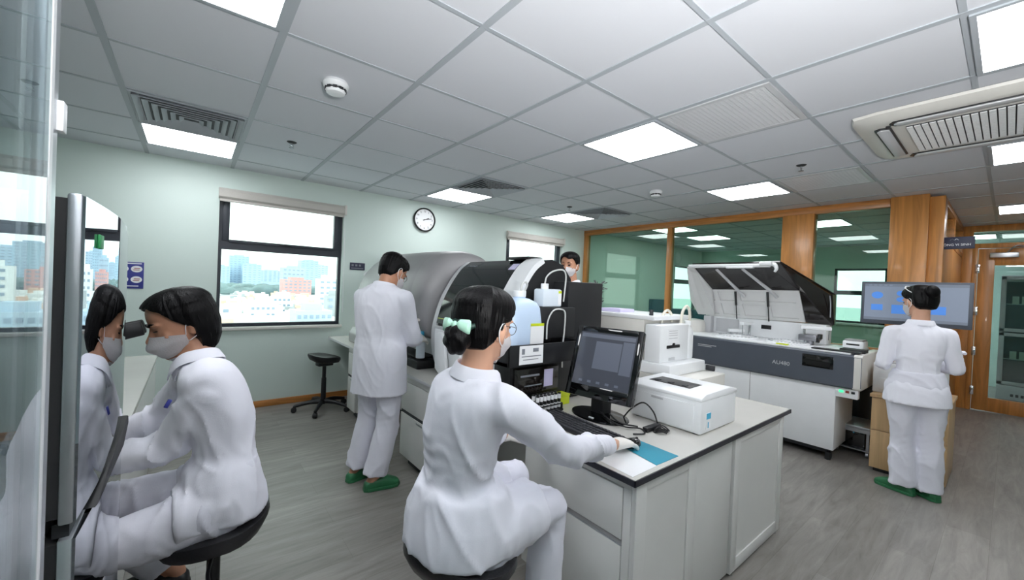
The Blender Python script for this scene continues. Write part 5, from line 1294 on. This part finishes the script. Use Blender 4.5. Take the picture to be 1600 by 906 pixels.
hair_geo('hair', body, mt, z_short, .012, -.085, seed=1); face_parts(body, mt); mask_geo(body, mt)
b = MB()
for s_ in (-1, 1):
    b.tube([V(s_*.031+.022*math.cos(a), .103-.006*abs(math.cos(a)), -.002+.018*math.sin(a)) for a in [2*math.pi*k/16 for k in range(17)]], .0013, 6)
    b.tube([(s_*.053, .098, .002), (s_*.07, .06, .004), (s_*.079, .0, .002), (s_*.079, -.02, -.012)], .0013, 6)
b.tube([(-.009, .105, .002), (0, .107, .005), (.009, .105, .002)], .0013, 6)
b.xf(mt).build('glasses', M['black'], body)
shoe_geo('clog', body, man['legs'][0]['ank'], (1, -.1, 0)); shoe_geo('clog', body, man['legs'][1]['ank'], (1, .3, 0))

# ---------- the man at the back, behind the analyzers
pB = V(2.82, 2.62, .99); fB = V(-.95, .05, 0).normalized(); rB = V(fB.y, -fB.x, 0)
man2 = dict(seed=2, s=1.04, hs=1.02, skin='skin2', pelvis=pB, mid=pB+V(0, 0, .23), neck=pB+V(0, 0, .52), r_pelvis=rB, r_chest=rB, head=pB+fB*.03+V(0, 0, .695), face=(fB.x*.9, fB.y*.9-.38, -.06), up=(0, 0, 1), voxel=.0045,
    arms=[dict(sh=pB+rB*.18+V(0, 0, .43), el=pB+rB*.21+V(0, 0, .14), wr=pB+rB*.17+fB*.2+V(0, 0, .05), d=(fB.x, fB.y, -.2), n=(rB.x*.5, rB.y*.5, .8), thumb=-1), dict(sh=pB-rB*.18+V(0, 0, .43), el=pB-rB*.21+V(0, 0, .14), wr=pB-rB*.17+fB*.2+V(0, 0, .05), d=(fB.x, fB.y, -.2), n=(-rB.x*.5, -rB.y*.5, .8), thumb=1)],
    legs=[dict(hip=pB+rB*.09+V(0, 0, -.03), knee=pB+rB*.10+V(0, 0, -.47), ank=pB+rB*.10+V(.02, 0, -.905), toe=tuple(fB)), dict(hip=pB-rB*.09+V(0, 0, -.03), knee=pB-rB*.10+V(0, 0, -.47), ank=pB-rB*.10+V(.02, 0, -.905), toe=tuple(fB))],
    hem=[(pB+V(0, 0, -.27), rB, fB, .2, .15, .15), (pB+V(0, 0, -.25), rB, fB, .2, .15, .15), (pB+V(0, 0, -.1), rB, fB, .19, .145, .145)], coat_lo=.02)
body, mt, coat, sp, ax = person('person', 'man in a white mask at the back, head and shoulders above the black tower', man2)
hair_geo('hair', body, mt, z_short, .013, -.085, seed=4); face_parts(body, mt); mask_geo(body, mt, True)
for L_ in man2['legs']: shoe_geo('clog', body, tuple(L_['ank']), tuple(fB))

# ---------- the woman at the keyboard
fK = V(.99, .10, 0).normalized(); rK = V(fK.y, -fK.x, 0)
pK = V(.68, 1.06, .715)
nK = V(.705, 1.04, 1.185)
woman = dict(seed=3, s=.93, hs=.97, pelvis=pK, mid=V(.66, 1.06, .95), neck=nK, r_pelvis=rK, tw=.86, td=.86, sl=.98, r_chest=V(.14, -.99, 0), head=(.722, 1.030, 1.338), face=(.95, .30, -.10), up=(.1, .02, 1),
    arms=[dict(sh=V(.735, .915, 1.105), el=V(.98, .90, .93), wr=V(1.41, 1.02, .815), d=(.93, .12, -.16), n=(-.1, -.05, 1), thumb=-1, glove=True, curl=.30, cuff=.085, L=.172),
          dict(sh=V(.695, 1.185, 1.10), el=V(.83, 1.30, .90), wr=V(1.10, 1.38, .80), d=(.9, .1, -.1), n=(0, 0, 1), thumb=1, glove=True, cuff=.04)],
    legs=[dict(hip=pK+rK*.085+V(.02, 0, -.02), knee=V(1.045, 1.045, .655), ank=V(1.035, 1.035, .20), toe=(1, .1, 0), cuff=-.03, flare=1.0), dict(hip=pK-rK*.085+V(.02, 0, -.02), knee=V(1.03, 1.23, .69), ank=V(.90, 1.30, .30), toe=(.9, .3, -.2), cuff=.0, flare=1.0)],
    hem=[(pK+V(-.01, 0, -.05), rK, fK, .172, .19, .15), (pK+V(-.005, 0, -.035), rK, fK, .18, .20, .158), (pK+V(0, 0, .03), rK, fK, .178, .16, .155), (pK+V(0, 0, .12), rK, fK, .152, .125, .125)], coat_lo=.3, loose=.012, fold=.0095, tfold=.006,
    lap=[(pK+rK*.08+V(0, 0, .0), pK+rK*.085+fK*.24+V(0, 0, .0), .104, .092), (pK-rK*.08+V(0, 0, .0), pK-rK*.085+fK*.24+V(0, 0, .01), .104, .092)])
body, mt, coat, sp, ax = person('person', 'woman in a white coat seated at the keyboard, back to us, hair in a bun', woman)
def z_up(th, z, sg):
    lim = np.interp(th, [0, R(30), R(55), R(74), R(88), R(100), R(118), R(140), R(180)], [.075, .066, .040, .012, .018, -.020, -.060, -.078, -.082])
    return sm(z, lim-.007, lim+.007)
def p_up(th, z): return np.interp(z, [-.095, -.07, -.04, -.01, .03, .06, .12], [.060, .077, .090, .097, .101, .10, .09])*sm(th, R(95), R(135))
hr = hair_geo('hair', body, mt, z_up, .013, -.095, prof=p_up, seed=2)
rs = []
bc = V(0, -.128, -.045)
b = MB().ell(bc, (.044, .036, .050), u=40, v=24)
for v in b.bm.verts:
    dd = v.co-bc; a = math.atan2(dd.z, dd.x); rr_ = dd.length
    v.co += dd.normalized()*(.0026*math.sin(a*5+dd.y*180)+.002*noise.noise(dd*60))
b.xf(mt).build('hair_bun', M['hair'], hr)
b = MB()
for s_ in (-1, 1):
    b.rings([[V(s_*.002, -.142+.004*math.cos(a), -.006+.006*math.sin(a)) for a in [2*math.pi*k/12 for k in range(12)]], [V(s_*.022, -.146+.010*math.cos(a), -.004+.016*math.sin(a)) for a in [2*math.pi*k/12 for k in range(12)]], [V(s_*.047, -.138+.009*math.cos(a), -.008+.021*math.sin(a)) for a in [2*math.pi*k/12 for k in range(12)]], [V(s_*.052, -.137+.003*math.cos(a), -.009+.019*math.sin(a)) for a in [2*math.pi*k/12 for k in range(12)]]])
b.ell((0, -.146, -.006), (.010, .010, .012))
b.xf(mt).build('hair_bow', M['mint'], hr)
b = MB()
for s_ in (-1, 1): b.tube([(s_*.004, -.137, .004), (s_*.030, -.132, -.010), (s_*.055, -.118, -.002)], [.010, .013, .006], 10)
b.tube([(-.03, -.11, -.004), (0, -.138, -.012), (.03, -.11, -.004)], .009, 8)
b.xf(mt).build('hair_ribbon', M['dkgreen'], hr)
MB().tube([(.077, .03, .02), (.081, .012, .026), (.084, -.006, .024)], .0022, 6).xf(mt).build('hair_pin', M['black'], hr)
face_parts(body, mt); mask_geo(body, mt, True)
b = MB()
for s_ in (-1, 1):
    b.tube([V(s_*.033+.024*math.cos(a), .108-.008*abs(math.cos(a)), -.006+.021*math.sin(a)) for a in [2*math.pi*k/16 for k in range(17)]], .0011, 6)
    b.tube([(s_*.057, .10, -.002), (s_*.07, .06, .002), (s_*.080, .0, .002), (s_*.081, -.02, -.012)], .0011, 6)
b.xf(mt).build('glasses', M['black'], body)
shoe_geo('clog', body, (1.035, 1.035, .2), (1, .1, 0), 'white')
for o in kids(body):
    if o.name.startswith('clog') and abs(o.data.vertices[0].co.z) < 5: o.location.z += .11

# ---------- the woman at the microscope
fM = V(-1, .04, 0).normalized(); rM = V(fM.y, -fM.x, 0)
pM = V(.098, 1.735, .69)
woman2 = dict(seed=4, s=.94, hs=.97, skin='skin2', pelvis=pM, mid=V(.105, 1.75, .93), neck=(.018, 1.795, 1.145), tw=.88, td=.82, sl=.98, r_pelvis=rM, r_chest=(.10, 1, 0), head=(-.022, 1.84, 1.287), face=(-.90, -.24, -.34), up=(-.36, .0, .93),
    arms=[dict(sh=V(.05, 1.68, 1.06), el=V(-.05, 1.765, .875), wr=V(-.24, 1.80, .838), d=(-1, .05, -.1), n=(0, -.4, .9), thumb=1, cuff=.03), dict(sh=V(.015, 1.925, 1.06), el=V(-.08, 2.01, .91), wr=V(-.26, 1.95, .858), d=(-1, -.05, -.1), n=(0, .4, .9), thumb=-1, cuff=.03)],
    legs=[dict(hip=pM-rM*.085+V(-.02, 0, -.02), knee=V(-.29, 1.74, .565), ank=V(-.23, 1.72, .17), toe=(-1, 0, 0), flare=1.0), dict(hip=pM+rM*.085+V(-.02, 0, -.02), knee=V(-.28, 2.0, .615), ank=V(-.05, 2.02, .32), toe=(-.9, .2, -.2), flare=1.0)],
    hem=[(pM+V(.0, 0, -.06), rM, fM, .165, .12, .14), (pM+V(.0, 0, -.045), rM, fM, .172, .13, .15), (pM+V(.0, 0, .02), rM, fM, .168, .12, .135), (pM+V(.0, 0, .1), rM, fM, .15, .11, .115)], coat_lo=.3, loose=.012, fold=.0085, tfold=.0085,
    lap=[(pM-rM*.08+V(.02, 0, .0), pM-rM*.085+fM*.12+V(0, 0, -.015), .098, .088), (pM+rM*.08+V(.02, 0, .0), pM+rM*.085+fM*.12+V(0, 0, -.01), .098, .088)])
body, mt, coat, sp, ax = person('person', 'woman with bobbed black hair in a white coat, seated at the microscope in profile', woman2)
def z_bob(th, z, sg):
    lim = np.interp(th, [0, R(25), R(45), R(62), R(75), R(92), R(100)], [.084, .076, .054, .014, -.004, -.026, -.2])
    return sm(z, lim-.006, lim+.006)
def p_bob(th, z):
    k = np.interp(z, [-.135, -.115, -.08, -.03, .03, .08], [.03, .058, .080, .094, .099, .092])
    return k*(np.interp(th, [0, R(60), R(88), R(120), R(180)], [.0, .0, .80, .96, 1.04]))
hair_geo('hair', body, mt, z_bob, .013, -.13, prof=p_bob, seed=6)
face_parts(body, mt, half_closed=True); mask_geo(body, mt, True)
bq = nq = V(-.04, 1.53, 1.055)
MB().box(-.006, .006, -.004, .004, -.014, .014, .002).xf(Matrix.Translation((-.052, 1.715, 1.03)) @ Matrix.Rotation(R(25), 4, 'Y')).build('badge_clip', M['blue'], coat)
shoe_geo('shoe', body, (-.05, 2.02, .3), (-.9, .2, 0), 'black')
for o in kids(body):
    if o.name.startswith('shoe'): o.location.z += .22

# ---------- the woman standing at the right
fC = V(.93, .36, 0).normalized(); rC = V(fC.y, -fC.x, 0)
pC = V(4.33, .425, .845)
woman3 = dict(seed=5, s=.96, hs=.97, tw=.86, td=.9, sl=.88, pelvis=pC, mid=pC+V(-.01, 0, .21), neck=pC+V(.015, .0, .46), r_pelvis=rC, r_chest=rC, head=pC+fC*.03+V(.0, .005, .635), face=(fC.x*.8, fC.y+.45, -.22), up=(.12, .05, 1),
    arms=[dict(sh=pC+rC*.15+V(0, 0, .385), el=pC+rC*.205+fC*.02+V(0, 0, .135), wr=pC+rC*.14+fC*.22+V(0, 0, .16), d=(fC.x-.5*rC.x, fC.y-.5*rC.y, .1), n=(rC.x*.5, rC.y*.5, .8), thumb=-1, cuff=.05), dict(sh=pC-rC*.15+V(0, 0, .385), el=pC-rC*.195+fC*.03+V(0, 0, .13), wr=pC-rC*.12+fC*.24+V(0, 0, .14), d=(fC.x+.5*rC.x, fC.y+.5*rC.y, .05), n=(-rC.x*.5, -rC.y*.5, .8), thumb=1, cuff=.05)],
    legs=[dict(hip=pC-rC*.085+V(0, 0, -.03), knee=pC-rC*.075+fC*.02+V(.01, -.01, -.42), ank=V(4.325, .475, .085), toe=(.35, .94, 0), flare=1.18, cuff=-.02), dict(hip=pC+rC*.085+V(0, 0, -.03), knee=pC+rC*.085+fC*.01+V(.01, 0, -.42), ank=V(4.37, .34, .085), toe=(.6, .8, 0), flare=1.18, cuff=-.03)],
    hem=[(pC+V(0, 0, -.145), rC, fC, .188, .145, .145), (pC+V(0, 0, -.13), rC, fC, .188, .145, .145), (pC+V(0, 0, -.02), rC, fC, .172, .13, .13)], coat_lo=.1, loose=.012, fold=.007, tfold=.0085)
body, mt, coat, sp, ax = person('person', 'woman in a white tunic standing before the wide monitor, back to us, in green clogs', woman3)
def p_c(th, z): return np.interp(z, [-.095, -.07, -.04, -.01, .03, .06, .12], [.060, .078, .092, .10, .104, .104, .09])*sm(th, R(85), R(125))
hr = hair_geo('hair', body, mt, z_up, .014, -.095, prof=p_c, seed=8)
MB().ell((0, -.118, .055), (.05, .03, .05), u=32, v=20).xf(mt).build('hair_bun', M['hair'], hr)
MB().tube([(-.07, .03, .105), (-.04, .055, .125), (-.012, .06, .128), (.0, .058, .122), (.012, .06, .128), (.04, .055, .125), (.07, .03, .105)], .005, 8).tube([(.07, .03, .105), (.085, -.02, .07), (.084, -.05, .05)], .003, 6).tube([(-.07, .03, .105), (-.085, -.02, .07), (-.084, -.05, .05)], .003, 6).xf(mt).build('glasses', M['white'], body)
face_parts(body, mt); mask_geo(body, mt)
MB().tube([(.0, .0, .0), (.02, .012, .01), (.05, .004, .012)], [.012, .010, .004], 8).xf(Matrix.Translation(pC+rC*.26+fC*.04+V(0, 0, .26))).build('sleeve_tie', M['coat'], coat)
shoe_geo('clog', body, (4.325, .475, 0), (.35, .94, 0)); shoe_geo('clog', body, (4.37, .34, 0), (.6, .8, 0))
